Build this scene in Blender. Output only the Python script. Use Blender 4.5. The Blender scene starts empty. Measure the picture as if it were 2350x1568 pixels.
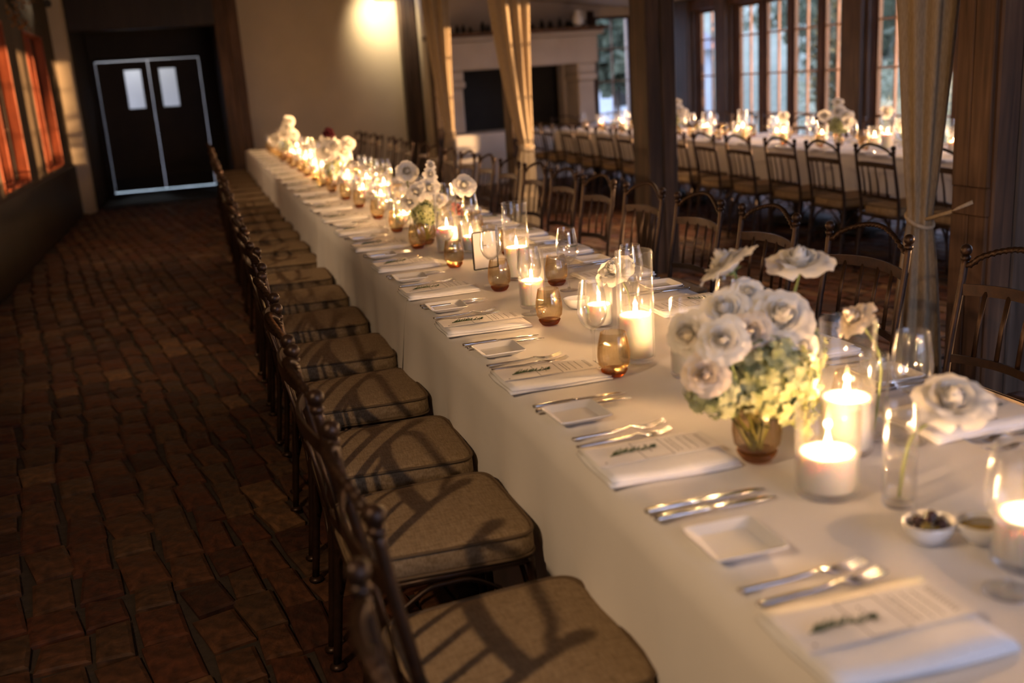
import bpy, math, random
from mathutils import Vector, Matrix
random.seed(7)
PI = math.pi
sc = bpy.context.scene
col = sc.collection

# ------------------------------------------------------------------ camera, world, sun, exposure
cam_d = bpy.data.cameras.new('camera')
cam_d.lens = 35.0; cam_d.sensor_width = 36.0; cam_d.clip_end = 200
cam_d.dof.use_dof = True; cam_d.dof.focus_distance = 3.12; cam_d.dof.aperture_fstop = 1.9
cam = bpy.data.objects.new('camera', cam_d); col.objects.link(cam)
RW = ((0.95192186, 0.13747908, -0.27375951),
      (-0.29913407, 0.22445202, -0.92743738),
      (-0.06605737, 0.96473872, 0.25478547))
cam.matrix_world = Matrix.Translation((0, 0, 1.5)) @ Matrix(RW).to_4x4()
sc.camera = cam
sc.view_settings.view_transform = 'Standard'; sc.view_settings.look = 'None'
sc.view_settings.gamma = 1.0; sc.view_settings.use_curve_mapping = False
sc.view_settings.exposure = 0.4
sc.cycles.transparent_max_bounces = 40
sc.cycles.max_bounces = 6; sc.cycles.adaptive_threshold = 0.06
sc.cycles.sample_clamp_indirect = 4.0
sc.cycles.caustics_refractive = False
sc.cycles.diffuse_bounces = 2; sc.cycles.glossy_bounces = 3; sc.cycles.transmission_bounces = 4

wd = bpy.data.worlds.new('dusk'); sc.world = wd; wd.use_nodes = True
bg = wd.node_tree.nodes['Background']
bg.inputs[0].default_value = (0.56, 0.64, .96, 1); bg.inputs[1].default_value = 5.4

def light(name, kind, loc, energy, color, target=None, radius=.03, angle=60, blend=.5, parent=None):
    d = bpy.data.lights.new(name, kind); d.energy = energy; d.color = color
    if kind in ('POINT', 'SPOT'): d.shadow_soft_size = radius
    if kind == 'SPOT': d.spot_size = math.radians(angle); d.spot_blend = blend
    o = bpy.data.objects.new(name, d); col.objects.link(o); o.location = loc
    if target is not None:
        o.rotation_euler = (Vector(target) - Vector(loc)).to_track_quat('-Z', 'Y').to_euler()
    if parent is not None: o.parent = parent
    return o
sun = light('sun', 'SUN', (30, -4, 3), 19.0, (1.0, 0.56, 0.25))
sun.data.angle = math.radians(.6)
SUND = Vector((-math.cos(math.radians(14)), math.sin(math.radians(14)), -.010))
sun.rotation_euler = SUND.to_track_quat('-Z', 'Y').to_euler()

# ------------------------------------------------------------------ materials
def nt(name):
    m = bpy.data.materials.new(name); m.use_nodes = True
    t = m.node_tree; t.nodes.clear(); out = t.nodes.new('ShaderNodeOutputMaterial')
    return m, t, out
def L(t, a, b): t.links.new(a, b)
def principled(t, color=(.5, .5, .5), rough=.6, metal=0., spec=.5):
    p = t.nodes.new('ShaderNodeBsdfPrincipled')
    p.inputs['Base Color'].default_value = (*color, 1); p.inputs['Roughness'].default_value = rough
    p.inputs['Metallic'].default_value = metal; p.inputs['Specular IOR Level'].default_value = spec
    return p
def noise(t, scale, detail=4, coord='Object', stretch=None, dist=0.):
    tc = t.nodes.new('ShaderNodeTexCoord'); n = t.nodes.new('ShaderNodeTexNoise')
    n.inputs['Scale'].default_value = scale; n.inputs['Detail'].default_value = detail
    n.inputs['Distortion'].default_value = dist
    if stretch:
        mp = t.nodes.new('ShaderNodeMapping'); mp.inputs['Scale'].default_value = stretch
        L(t, tc.outputs[coord], mp.inputs[0]); L(t, mp.outputs[0], n.inputs[0])
    else: L(t, tc.outputs[coord], n.inputs[0])
    return n
def ramp(t, src, stops):
    r = t.nodes.new('ShaderNodeValToRGB'); e = r.color_ramp.elements
    while len(e) > len(stops): e.remove(e[-1])
    while len(e) < len(stops): e.new(.5)
    for i, (p, c) in enumerate(stops): e[i].position = p; e[i].color = (*c, 1)
    L(t, src, r.inputs[0]); return r
def bump(t, src, strength, dist, p):
    b = t.nodes.new('ShaderNodeBump'); b.inputs['Strength'].default_value = strength; b.inputs['Distance'].default_value = dist
    L(t, src, b.inputs['Height']); L(t, b.outputs[0], p.inputs['Normal'])
def simple(name, c1, c2=None, scale=6., rough=.6, metal=0., stretch=None, bmp=0., bdist=.01, spec=.5, coord='Object', detail=4):
    m, t, out = nt(name); p = principled(t, c1, rough, metal, spec)
    if c2 is not None or bmp:
        n = noise(t, scale, detail, coord, stretch)
        if c2 is not None:
            r = ramp(t, n.outputs['Fac'], [(.3, c1), (.7, c2)]); L(t, r.outputs[0], p.inputs['Base Color'])
        if bmp: bump(t, n.outputs['Fac'], bmp, bdist, p)
    L(t, p.outputs[0], out.inputs[0]); return m
def thin_glass(name, tint=(.98, .98, .98), f0=.045, edge=.8, rough=.0, power=2.6, haze=.0, etint=None):
    """clear thin-walled glass: see-through, a sharp reflection everywhere, refraction along the rims, a trace of haze"""
    m, t, out = nt(name)
    tr = t.nodes.new('ShaderNodeBsdfTransparent'); tr.inputs[0].default_value = (*tint, 1)
    gl = t.nodes.new('ShaderNodeBsdfGlossy'); gl.inputs['Roughness'].default_value = rough; gl.inputs[0].default_value = (1, 1, 1, 1)
    re_ = t.nodes.new('ShaderNodeBsdfGlass'); re_.inputs['Roughness'].default_value = .03; re_.inputs['IOR'].default_value = 1.45; re_.inputs[0].default_value = (*(etint or tint), 1)
    ge = t.nodes.new('ShaderNodeBsdfGlossy'); ge.inputs['Roughness'].default_value = .22; ge.inputs[0].default_value = (*(etint or (1, 1, 1)), 1)
    ed = t.nodes.new('ShaderNodeMixShader'); ed.inputs[0].default_value = .35; L(t, re_.outputs[0], ed.inputs[1]); L(t, ge.outputs[0], ed.inputs[2])
    fr = t.nodes.new('ShaderNodeLayerWeight'); fr.inputs['Blend'].default_value = .5
    pw = t.nodes.new('ShaderNodeMath'); pw.operation = 'POWER'; pw.inputs[1].default_value = power; L(t, fr.outputs['Facing'], pw.inputs[0])
    mu = t.nodes.new('ShaderNodeMath'); mu.operation = 'MULTIPLY'; mu.inputs[1].default_value = edge; mu.use_clamp = True; L(t, pw.outputs[0], mu.inputs[0])
    m1 = t.nodes.new('ShaderNodeMixShader'); m1.inputs[0].default_value = f0; L(t, tr.outputs[0], m1.inputs[1]); L(t, gl.outputs[0], m1.inputs[2])
    m2 = t.nodes.new('ShaderNodeMixShader'); L(t, mu.outputs[0], m2.inputs[0]); L(t, m1.outputs[0], m2.inputs[1]); L(t, ed.outputs[0], m2.inputs[2])
    last = m2
    if haze:
        df = t.nodes.new('ShaderNodeBsdfTranslucent'); df.inputs[0].default_value = (.9, .9, .9, 1)
        last = t.nodes.new('ShaderNodeMixShader'); last.inputs[0].default_value = haze; L(t, m2.outputs[0], last.inputs[1]); L(t, df.outputs[0], last.inputs[2])
    L(t, last.outputs[0], out.inputs[0]); return m
def petalmat(name, c1, c2, trans=.35, scale=18.):
    m, t, out = nt(name)
    p = principled(t, c1, .55, 0, .25); n = noise(t, scale, 3)
    r = ramp(t, n.outputs['Fac'], [(.35, c1), (.7, c2)]); L(t, r.outputs[0], p.inputs['Base Color'])
    tl = t.nodes.new('ShaderNodeBsdfTranslucent'); L(t, r.outputs[0], tl.inputs[0])
    mx = t.nodes.new('ShaderNodeMixShader'); mx.inputs[0].default_value = trans
    L(t, p.outputs[0], mx.inputs[1]); L(t, tl.outputs[0], mx.inputs[2]); L(t, mx.outputs[0], out.inputs[0]); return m
def emis(name, color, strength, through=False):
    m, t, out = nt(name); e = t.nodes.new('ShaderNodeEmission'); e.inputs[0].default_value = (*color, 1); e.inputs[1].default_value = strength
    if through:
        tr = t.nodes.new('ShaderNodeBsdfTransparent'); a = t.nodes.new('ShaderNodeAddShader')
        L(t, tr.outputs[0], a.inputs[0]); L(t, e.outputs[0], a.inputs[1]); L(t, a.outputs[0], out.inputs[0])
    else: L(t, e.outputs[0], out.inputs[0])
    m.cycles.emission_sampling = 'NONE'
    return m

M = {}
M['iron'] = simple('iron', (.022, .011, .006), (.046, .021, .010), 40, .40, .5, bmp=.15, bdist=.001)
M['linen'] = None
def fabric(name, c1, c2, weave=420., rough=.85, bmp=.25):
    m, t, out = nt(name); p = principled(t, c1, rough, 0, .25)
    tc = t.nodes.new('ShaderNodeTexCoord')
    na = noise(t, weave, 2, 'Object', (1, .12, .3)); nb = noise(t, weave, 2, 'Object', (.12, 1, .3))
    ad = t.nodes.new('ShaderNodeMath'); ad.operation = 'ADD'; L(t, na.outputs['Fac'], ad.inputs[0]); L(t, nb.outputs['Fac'], ad.inputs[1])
    ml = t.nodes.new('ShaderNodeMath'); ml.operation = 'MULTIPLY'; ml.inputs[1].default_value = .5; L(t, ad.outputs[0], ml.inputs[0])
    r = ramp(t, ml.outputs[0], [(.38, c1), (.62, c2)]); L(t, r.outputs[0], p.inputs['Base Color'])
    bump(t, ml.outputs[0], bmp, .002, p); L(t, p.outputs[0], out.inputs[0]); return m
M['cushion'] = fabric('cushion', (.20, .135, .072), (.34, .245, .145), 330)
M['piping'] = simple('piping', (.13, .085, .045), rough=.85)
M['cloth'] = simple('cloth', (.80, .77, .73), (.86, .83, .79), 3.5, .85, bmp=.35, bdist=.012, spec=.2, coord='Object')
M['napkin'] = simple('napkin', (.86, .86, .87), (.90, .90, .90), 60, .9, bmp=.15, bdist=.002, spec=.2)
M['paper'] = simple('paper', (.80, .78, .76), (.84, .82, .80), 30, .8, spec=.3)
M['ink'] = simple('ink', (.06, .05, .05), rough=.8)
M['steel'] = simple('steel', (.62, .62, .63), (.70, .70, .71), 90, .16, 1.0)
M['porcelain'] = simple('porcelain', (.78, .78, .77), (.82, .82, .81), 5, .12, 0, spec=.6)
M['glass'] = thin_glass('glass', (.985, .985, .98), .035, .8, haze=.010)
M['winegl'] = thin_glass('winegl', (.985, .985, .98), .05, .95, power=2.2, haze=.006)
M['amber'] = thin_glass('amber', (.970, .925, .83), .05, .9, power=2.2, etint=(.88, .64, .33))
M['amber_dark'] = thin_glass('amber_dark', (.52, .24, .06), .05, .5, etint=(.5, .2, .05))
M['smoke'] = thin_glass('smoke', (.93, .865, .775), .05, .8, power=2.2, haze=.01, etint=(.72, .54, .36))
M['smoke_dark'] = thin_glass('smoke_dark', (.66, .48, .32), .05, .5, etint=(.5, .3, .15))
M['water'] = thin_glass('water', (.985, .975, .95), .025, .4)
M['pane'] = thin_glass('pane', (.96, .97, .97), .03, .2)
def waxmat():
    m, t, out = nt('wax'); p = principled(t, (.92, .90, .84), .45, 0, .4)
    p.inputs['Subsurface Weight'].default_value = .45; p.inputs['Subsurface Radius'].default_value = (1.0, .55, .28); p.inputs['Subsurface Scale'].default_value = .018
    n = noise(t, 25, 2); bump(t, n.outputs['Fac'], .1, .002, p)
    L(t, p.outputs[0], out.inputs[0]); return m
M['wax'] = waxmat()
M['wick'] = simple('wick', (.02, .015, .01), rough=.9)
M['flame'] = emis('flame', (1.0, .62, .22), 26., True)
M['lampglow'] = emis('lampglow', (1.0, .93, .8), 12.)
M['rose'] = petalmat('rose', (.92, .87, .77), (.95, .92, .84), .28)
M['rosepeach'] = petalmat('rosepeach', (.92, .77, .60), (.95, .86, .72), .28)
M['rosedark'] = petalmat('rosedark', (.05, .008, .012), (.09, .012, .02))
M['rosepink'] = petalmat('rosepink', (.55, .16, .14), (.70, .28, .22))
M['hydrangea'] = petalmat('hydrangea', (.42, .46, .20), (.66, .68, .42), .3, 30)
M['amaranth'] = petalmat('amaranth', (.40, .42, .12), (.58, .58, .22), .2, 30)
M['stem'] = simple('stem', (.16, .22, .06), (.24, .28, .09), 20, .6)
M['rosemary'] = simple('rosemary', (.045, .085, .035), (.09, .14, .06), 80, .6)
M['olive'] = simple('olive', (.025, .012, .018), (.06, .03, .035), 20, .15, spec=.7)
M['olivegreen'] = simple('olivegreen', (.16, .12, .02), (.22, .17, .04), 20, .2, spec=.6)
M['oil'] = simple('oil', (.30, .20, .015), rough=.05, spec=.7)
M['black'] = simple('black', (.012, .010, .009), (.02, .017, .014), 10, .7)
M['darkmetal'] = simple('darkmetal', (.03, .028, .026), rough=.45, metal=.6)
def wood(name, c1, c2, c3, scale=3., stretch=(1, 1, .06), rough=.62, bmp=.5):
    m, t, out = nt(name); p = principled(t, c1, rough, 0, .35)
    n = noise(t, scale * 8, 4, 'Object', stretch, .6); n2 = noise(t, scale * .9, 3, 'Object', None)
    r = ramp(t, n.outputs['Fac'], [(.28, c1), (.5, c2), (.72, c3)])
    mx = t.nodes.new('ShaderNodeMixRGB'); mx.blend_type = 'MULTIPLY'; mx.inputs[0].default_value = .6
    r2 = ramp(t, n2.outputs['Fac'], [(.3, (.5, .45, .4)), (.7, (1.1, 1.05, 1.0))])
    L(t, r.outputs[0], mx.inputs[1]); L(t, r2.outputs[0], mx.inputs[2]); L(t, mx.outputs[0], p.inputs['Base Color'])
    bump(t, n.outputs['Fac'], bmp, .006, p); L(t, p.outputs[0], out.inputs[0]); return m
M['timber'] = wood('timber', (.050, .028, .015), (.12, .064, .034), (.20, .115, .065))  # colour raised to carry the warm orange light on the right post
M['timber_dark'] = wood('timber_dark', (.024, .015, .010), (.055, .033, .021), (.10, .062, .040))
M['timber_gray'] = wood('timber_gray', (.032, .022, .015), (.085, .058, .040), (.15, .105, .075))
M['framewood'] = wood('framewood', (.034, .016, .009), (.07, .033, .018), (.115, .056, .030), 4)
M['muntin'] = wood('muntin', (.26, .15, .09), (.36, .21, .13), (.46, .28, .18), 5, bmp=.2)
M['redwood'] = wood('redwood', (.17, .035, .012), (.28, .06, .02), (.38, .10, .04), 5, bmp=.2)
M['darkwood'] = simple('darkwood', (.018, .011, .007), (.035, .022, .014), 12, .5, stretch=(1, 1, .1), bmp=.2)
M['doordark'] = simple('doordark', (.030, .020, .012), (.042, .028, .017), 4, .6, bmp=.05)
def plaster(name, c1, c2, bmp=.25):
    m, t, out = nt(name); p = principled(t, c1, .9, 0, .2); n = noise(t, 2.2, 4); n2 = noise(t, 40, 3)
    r = ramp(t, n.outputs['Fac'], [(.3, c1), (.7, c2)]); L(t, r.outputs[0], p.inputs['Base Color']); bump(t, n2.outputs['Fac'], bmp, .004, p)
    L(t, p.outputs[0], out.inputs[0]); return m
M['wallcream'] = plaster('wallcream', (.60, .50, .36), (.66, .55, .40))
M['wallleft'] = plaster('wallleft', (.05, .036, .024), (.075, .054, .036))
M['skyblockbrick'] = simple('skyblockbrick', (.05, .035, .03), (.08, .055, .045), 6, .9, bmp=.4)
M['wallbay'] = plaster('wallbay', (.52, .44, .37), (.58, .50, .43))
M['ceiling'] = plaster('ceiling', (.55, .48, .42), (.60, .53, .47))
M['stone'] = plaster('stone', (.50, .43, .36), (.60, .53, .46), .5)
M['whitewash'] = plaster('whitewash', (.62, .58, .54), (.70, .66, .62))
M['mortar'] = simple('mortar', (.026, .018, .012), (.045, .030, .020), 30, .95, bmp=.6, bdist=.01)
def brickmat():
    m, t, out = nt('brick'); p = principled(t, (.2, .08, .04), .62, 0, .4)
    at = t.nodes.new('ShaderNodeAttribute'); at.attribute_name = 'tone'
    r = ramp(t, at.outputs['Fac'], [(0., (.032, .011, .005)), (.3, (.078, .023, .009)), (.55, (.105, .037, .014)), (.8, (.070, .036, .017)), (1., (.155, .080, .036))])
    n = noise(t, 26, 4); n2 = noise(t, 7, 3)
    r2 = ramp(t, n.outputs['Fac'], [(.25, (.35, .33, .30)), (.5, (.9, .9, .88)), (.75, (1.5, 1.45, 1.35))])
    r3 = ramp(t, n2.outputs['Fac'], [(.3, (.6, .58, .55)), (.7, (1.2, 1.15, 1.1))])
    a = t.nodes.new('ShaderNodeMixRGB'); a.blend_type = 'MULTIPLY'; a.inputs[0].default_value = 1
    b = t.nodes.new('ShaderNodeMixRGB'); b.blend_type = 'MULTIPLY'; b.inputs[0].default_value = 1
    L(t, r.outputs[0], a.inputs[1]); L(t, r2.outputs[0], a.inputs[2]); L(t, a.outputs[0], b.inputs[1]); L(t, r3.outputs[0], b.inputs[2])
    L(t, b.outputs[0], p.inputs['Base Color']); bump(t, n.outputs['Fac'], .8, .008, p)
    rr = ramp(t, n2.outputs['Fac'], [(.3, (.45, .45, .45)), (.7, (.8, .8, .8))]); L(t, rr.outputs[0], p.inputs['Roughness'])
    L(t, p.outputs[0], out.inputs[0]); return m
M['brick'] = brickmat()
def curtainmat():
    m, t, out = nt('curtain'); p = principled(t, (.48, .38, .26), .9, 0, .2)
    n = noise(t, 160, 3, 'Object', (1, 1, .2)); r = ramp(t, n.outputs['Fac'], [(.3, (.35, .265, .165)), (.7, (.46, .36, .24))])
    L(t, r.outputs[0], p.inputs['Base Color']); bump(t, n.outputs['Fac'], .2, .002, p)
    tl = t.nodes.new('ShaderNodeBsdfTranslucent'); L(t, r.outputs[0], tl.inputs[0])
    mx = t.nodes.new('ShaderNodeMixShader'); mx.inputs[0].default_value = .22
    L(t, p.outputs[0], mx.inputs[1]); L(t, tl.outputs[0], mx.inputs[2]); L(t, mx.outputs[0], out.inputs[0]); return m
M['curtain'] = curtainmat()
M['rope'] = simple('rope', (.42, .33, .22), (.52, .42, .30), 80, .9)
M['leaf'] = petalmat('leaf', (.055, .075, .048), (.145, .165, .105), .3, 2)
M['leafpale'] = petalmat('leafpale', (.19, .22, .14), (.36, .38, .27), .3, 4)
M['leafdry'] = petalmat('leafdry', (.30, .12, .03), (.45, .20, .06), .3, 4)
M['bark'] = simple('bark', (.05, .035, .025), (.09, .065, .045), 12, .9, bmp=.6)
M['lawn'] = simple('lawn', (.11, .14, .10), (.19, .21, .16), 3, .95, bmp=.5)
M['gravel'] = simple('gravel', (.25, .24, .24), (.34, .33, .33), 20, .95)
M['render'] = plaster('render', (.46, .50, .54), (.54, .58, .60))
M['roofslate'] = simple('roofslate', (.10, .11, .13), (.14, .15, .17), 8, .7)

# ------------------------------------------------------------------ mesh helpers
class MB:
    def __init__(s): s.v = []; s.f = []; s.sm = []
    def add(s, vs, fs, smooth=True):
        b = len(s.v); s.v += [tuple(p) for p in vs]
        for f in fs: s.f.append(tuple(b + i for i in f)); s.sm.append(smooth)
        return s
    def box(s, x0, x1, y0, y1, z0, z1, bev=0.):
        if bev <= 0:
            return s.add([(x, y, z) for z in (z0, z1) for y in (y0, y1) for x in (x0, x1)],
                         [(0, 2, 3, 1), (4, 5, 7, 6), (0, 1, 5, 4), (2, 6, 7, 3), (0, 4, 6, 2), (1, 3, 7, 5)], False)
        b = bev; vs = []; idx = {}
        for i, sx in enumerate((-1, 1)):
            for j, sy in enumerate((-1, 1)):
                for k, sz in enumerate((-1, 1)):
                    X = (x0, x1)[i]; Y = (y0, y1)[j]; Z = (z0, z1)[k]
                    idx[i, j, k] = len(vs)
                    vs += [(X, Y - sy * b, Z - sz * b), (X - sx * b, Y, Z - sz * b), (X - sx * b, Y - sy * b, Z)]
        fs = []
        def q(*c): fs.append(tuple(c))
        g = lambda i, j, k, a: idx[i, j, k] + a
        for i in (0, 1): q(g(i, 0, 0, 0), g(i, 1, 0, 0), g(i, 1, 1, 0), g(i, 0, 1, 0))
        for j in (0, 1): q(g(0, j, 0, 1), g(1, j, 0, 1), g(1, j, 1, 1), g(0, j, 1, 1))
        for k in (0, 1): q(g(0, 0, k, 2), g(1, 0, k, 2), g(1, 1, k, 2), g(0, 1, k, 2))
        for j in (0, 1):
            for k in (0, 1): q(g(0, j, k, 1), g(1, j, k, 1), g(1, j, k, 2), g(0, j, k, 2))
        for i in (0, 1):
            for k in (0, 1): q(g(i, 0, k, 0), g(i, 1, k, 0), g(i, 1, k, 2), g(i, 0, k, 2))
        for i in (0, 1):
            for j in (0, 1): q(g(i, j, 0, 0), g(i, j, 1, 0), g(i, j, 1, 1), g(i, j, 0, 1))
        for i in (0, 1):
            for j in (0, 1):
                for k in (0, 1): q(g(i, j, k, 0), g(i, j, k, 1), g(i, j, k, 2))
        return s.add(vs, fs, False)
    def tube(s, pts, r, n=8, closed=False, caps=True, flat=None, twist=None):
        pts = [Vector(p) for p in pts]; m = len(pts)
        rs = r if isinstance(r, (list, tuple)) else [r] * m
        vs = []; up = None
        for i, p in enumerate(pts):
            if closed: d = pts[(i + 1) % m] - pts[i - 1]
            else: d = pts[min(i + 1, m - 1)] - pts[max(i - 1, 0)]
            d.normalize()
            if up is None:
                a = Vector((0, 0, 1)) if abs(d.z) < .9 else Vector((1, 0, 0)); up = (a - d * a.dot(d)).normalized()
            else: up = (up - d * up.dot(d)).normalized()
            sd = d.cross(up)
            for k in range(n):
                a = 2 * PI * k / n + (twist[i] if twist else 0)
                if flat: vs.append(p + sd * math.cos(a) * flat[0] + up * math.sin(a) * flat[1])
                else:
                    rr = rs[i]
                    if twist: rr *= 1 + .28 * math.cos(3 * 2 * PI * k / n)
                    vs.append(p + (sd * math.cos(a) + up * math.sin(a)) * rr)
        fs = []
        for i in range(m if closed else m - 1):
            for k in range(n):
                a = i * n + k; b = i * n + (k + 1) % n; c = ((i + 1) % m) * n
                fs.append((a, b, c + (k + 1) % n, c + k))
        if caps and not closed: fs += [tuple(range(n))[::-1], tuple((m - 1) * n + k for k in range(n))]
        return s.add(vs, fs)
    def lathe(s, prof, n=32, c=(0, 0, 0), sx=1., sy=1., rib=0, amp=0., close=False):
        vs = []; fs = []; m = len(prof)
        for r, z in prof:
            for k in range(n):
                a = 2 * PI * k / n; rr = r * (1 + amp * math.cos(rib * a)) if rib else r
                vs.append((c[0] + rr * math.cos(a) * sx, c[1] + rr * math.sin(a) * sy, c[2] + z))
        for i in range(m if close else m - 1):
            j = (i + 1) % m
            for k in range(n): fs.append((i * n + k, i * n + (k + 1) % n, j * n + (k + 1) % n, j * n + k))
        if not close:
            if prof[0][0] > 1e-6: fs.append(tuple(range(n))[::-1])
            if prof[-1][0] > 1e-6: fs.append(tuple((m - 1) * n + k for k in range(n)))
        return s.add(vs, fs)
    def grid(s, fn, nu, nv):
        vs = [fn(i / nu, j / nv) for j in range(nv + 1) for i in range(nu + 1)]
        fs = [(j * (nu + 1) + i, j * (nu + 1) + i + 1, (j + 1) * (nu + 1) + i + 1, (j + 1) * (nu + 1) + i) for j in range(nv) for i in range(nu)]
        return s.add(vs, fs)
    def ball(s, c, r, n=10, m=6, sc3=(1, 1, 1)):
        return s.lathe([(r * math.sin(PI * i / m) * 1.0 if 0 < i < m else 0., -r * math.cos(PI * i / m) * sc3[2]) for i in range(m + 1)], n, c, sc3[0], sc3[1])
    def prism(s, poly, z0, z1):
        n = len(poly)
        return s.add([(x, y, z0) for x, y in poly] + [(x, y, z1) for x, y in poly],
                     [tuple(range(n))[::-1], tuple(range(n, 2 * n))] + [(i, (i + 1) % n, n + (i + 1) % n, n + i) for i in range(n)], False)
    def mesh(s, name, mat, tone=None):
        me = bpy.data.meshes.new(name); me.from_pydata(s.v, [], s.f)
        me.polygons.foreach_set('use_smooth', s.sm); 
        if mat: me.materials.append(mat)
        if tone is not None:
            a = me.attributes.new('tone', 'FLOAT', 'POINT')
            a.data.foreach_set('value', tone if isinstance(tone, list) else [tone] * len(s.v))
        me.update(); return me
    def build(s, name, mat, parent=None, loc=None):
        return link(name, s.mesh(name, M[mat] if isinstance(mat, str) else mat), parent, loc)
def link(name, data, parent=None, loc=None, rz=0.):
    o = bpy.data.objects.new(name, data); col.objects.link(o)
    if parent is not None: o.parent = parent
    if loc is not None: o.location = loc
    if rz: o.rotation_euler.z = rz
    return o
def tag(o, label=None, cat=None, group=None, kind=None):
    if label: o['label'] = label
    if cat: o['category'] = cat
    if group: o['group'] = group
    if kind: o['kind'] = kind
    return o
def empty(name, loc=(0, 0, 0), rz=0.):
    o = bpy.data.objects.new(name, None); o.empty_display_size = .05; col.objects.link(o); o.location = loc; o.rotation_euler.z = rz; return o
def struct(name, mb, mat, parent=None):
    o = mb.build(name, mat, parent)
    if parent is None: o['kind'] = 'structure'
    return o
def copy_tree(o, parent=None):
    c = o.copy(); col.objects.link(c); c.parent = parent
    for ch in o.children: copy_tree(ch, c)
    return c
_used = set()
def place(proto, loc, rz, label, cat, group, rot=None):
    o = proto if proto.name not in _used else copy_tree(proto)
    _used.add(proto.name)
    o.location = loc; o.rotation_euler = rot if rot else (0, 0, rz)
    return tag(o, label, cat, group)
ORD = ['nearest', 'second', 'third', 'fourth', 'fifth', 'sixth', 'seventh', 'eighth', 'ninth', 'tenth', 'eleventh', 'twelfth', 'thirteenth',
       'fourteenth', 'fifteenth', 'sixteenth', 'seventeenth', 'eighteenth', 'nineteenth', 'twentieth', 'twenty-first', 'twenty-second',
       'twenty-third', 'twenty-fourth', 'twenty-fifth', 'twenty-sixth', 'twenty-seventh', 'twenty-eighth', 'twenty-ninth', 'thirtieth'] + ['%d-th' % i for i in range(31, 90)]
rnd = random.Random(11)
J = lambda a: rnd.uniform(-a, a)

# ------------------------------------------------------------------ room shell
XL, XR, YB, YF = -1.75, 7.2, -2.2, 15.5
ZC = 3.05
floor = struct('floor', MB().box(XL - .3, XR + .3, YB - .3, 19.3, -.12, -.022), 'mortar')
# bricks
def brick_mb(w, l, h, jit, r):
    b = .012; c = [(-w / 2, -l / 2), (w / 2, -l / 2), (w / 2, l / 2), (-w / 2, l / 2)]
    o = [(x + r.uniform(-jit, jit), y + r.uniform(-jit, jit)) for x, y in c]
    i = [(x - math.copysign(b, x), y - math.copysign(b, y)) for x, y in o]
    t = [h + r.uniform(-.003, .003) for _ in range(4)]
    vs = [(x, y, -.025) for x, y in o] + [(x, y, t[k] - .006) for k, (x, y) in enumerate(o)] + [(x, y, t[k]) for k, (x, y) in enumerate(i)]
    fs = []
    for a in (0, 4):
        for k in range(4): fs.append((a + k, a + (k + 1) % 4, a + 4 + (k + 1) % 4, a + 4 + k))
    fs.append((8, 9, 10, 11)); return vs, fs
def brick_layout():
    r = random.Random(3); out = []; x = -6.; A = math.radians(9)
    while x < 12:
        w = r.uniform(.10, .165); y = -5. + r.uniform(0, .2)
        while y < 19:
            l = r.uniform(.16, .28)
            px = x + w / 2 + .02 * math.sin(y * 1.3 + x * .7); py = y + l / 2 + .02 * math.sin(x * 2.1 + y)
            qx = px * math.cos(A) - py * math.sin(A) + .8; qy = px * math.sin(A) + py * math.cos(A)
            if XL + .06 < qx < XR - .06 and YB + .1 < qy < 16.3: out.append((qx + r.uniform(-.008, .008), qy, w * r.uniform(.88, 1.04) - .012, l - .014))
            y += l
        x += w
    return out
bl = brick_layout(); rb = random.Random(5)
near = [b for b in bl if b[0] < .22 and b[1] > 2.0]; near.sort(key=lambda b: b[1] + abs(b[0] + .6) * .6)
near_set = set(near[:298])
variants = []
for i in range(14):
    v, f = brick_mb(1, 1, .0, .0, rb)
    v, f = brick_mb(.125, .215, -.002, .014, rb)
    m = MB().add(v, f, False); variants.append(m.mesh('brick', M['brick'], rb.random()))
for i, b in enumerate(near[:298]):
    o = link('brick', variants[i * 5 % 14 if i % 3 else rb.randrange(14)], floor, (b[0], b[1], rb.uniform(-.004, .003)))
    o.scale = (b[2] / .125, b[3] / .215, 1); o.rotation_euler = (rb.uniform(-.015, .015), rb.uniform(-.015, .015), math.radians(9) + rb.uniform(-.06, .06))
rest = MB(); tones = []
for b in bl:
    if b in near_set: continue
    v, f = brick_mb(b[2], b[3], rb.uniform(-.005, .001), .011, rb)
    ca, sa = math.cos(math.radians(9)), math.sin(math.radians(9)); rest.add([(x * ca - y * sa + b[0], x * sa + y * ca + b[1], z) for x, y, z in v], f, False); tones += [rb.random()] * 12
o = link('brick_paving', rest.mesh('brick_paving', M['brick'], tones), floor); o['kind'] = 'stuff'

def wall_with_holes(name, mat, axis, pos, thick, a0, a1, z0, z1, holes):
    """wall slab between pos and pos+thick on the given axis, with rectangular holes (a_from, a_to, z_from, z_to)"""
    mb = MB(); cuts = sorted(set([a0, a1] + [h[0] for h in holes] + [h[1] for h in holes]))
    def bx(p, q, r, t):
        if axis == 'x': mb.box(min(pos, pos + thick), max(pos, pos + thick), p, q, r, t)
        else: mb.box(p, q, min(pos, pos + thick), max(pos, pos + thick), r, t)
    for p, q in zip(cuts, cuts[1:]):
        hs = sorted([h for h in holes if h[0] <= p + 1e-6 and h[1] >= q - 1e-6], key=lambda h: h[2])
        z = z0
        for h in hs:
            if h[2] > z + 1e-4: bx(p, q, z, h[2])
            z = h[3]
        if z < z1 - 1e-4: bx(p, q, z, z1)
    return struct(name, mb, mat)
WT = .17
LW = [(7.0, 8.55, .78, 2.42), (10.2, 11.75, .78, 2.42), (13.15, 14.7, .78, 2.42)]
wall_with_holes('wall_left', 'wallleft', 'x', XL - WT, WT, YB, 16.3, -.1, ZC, LW)
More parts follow.
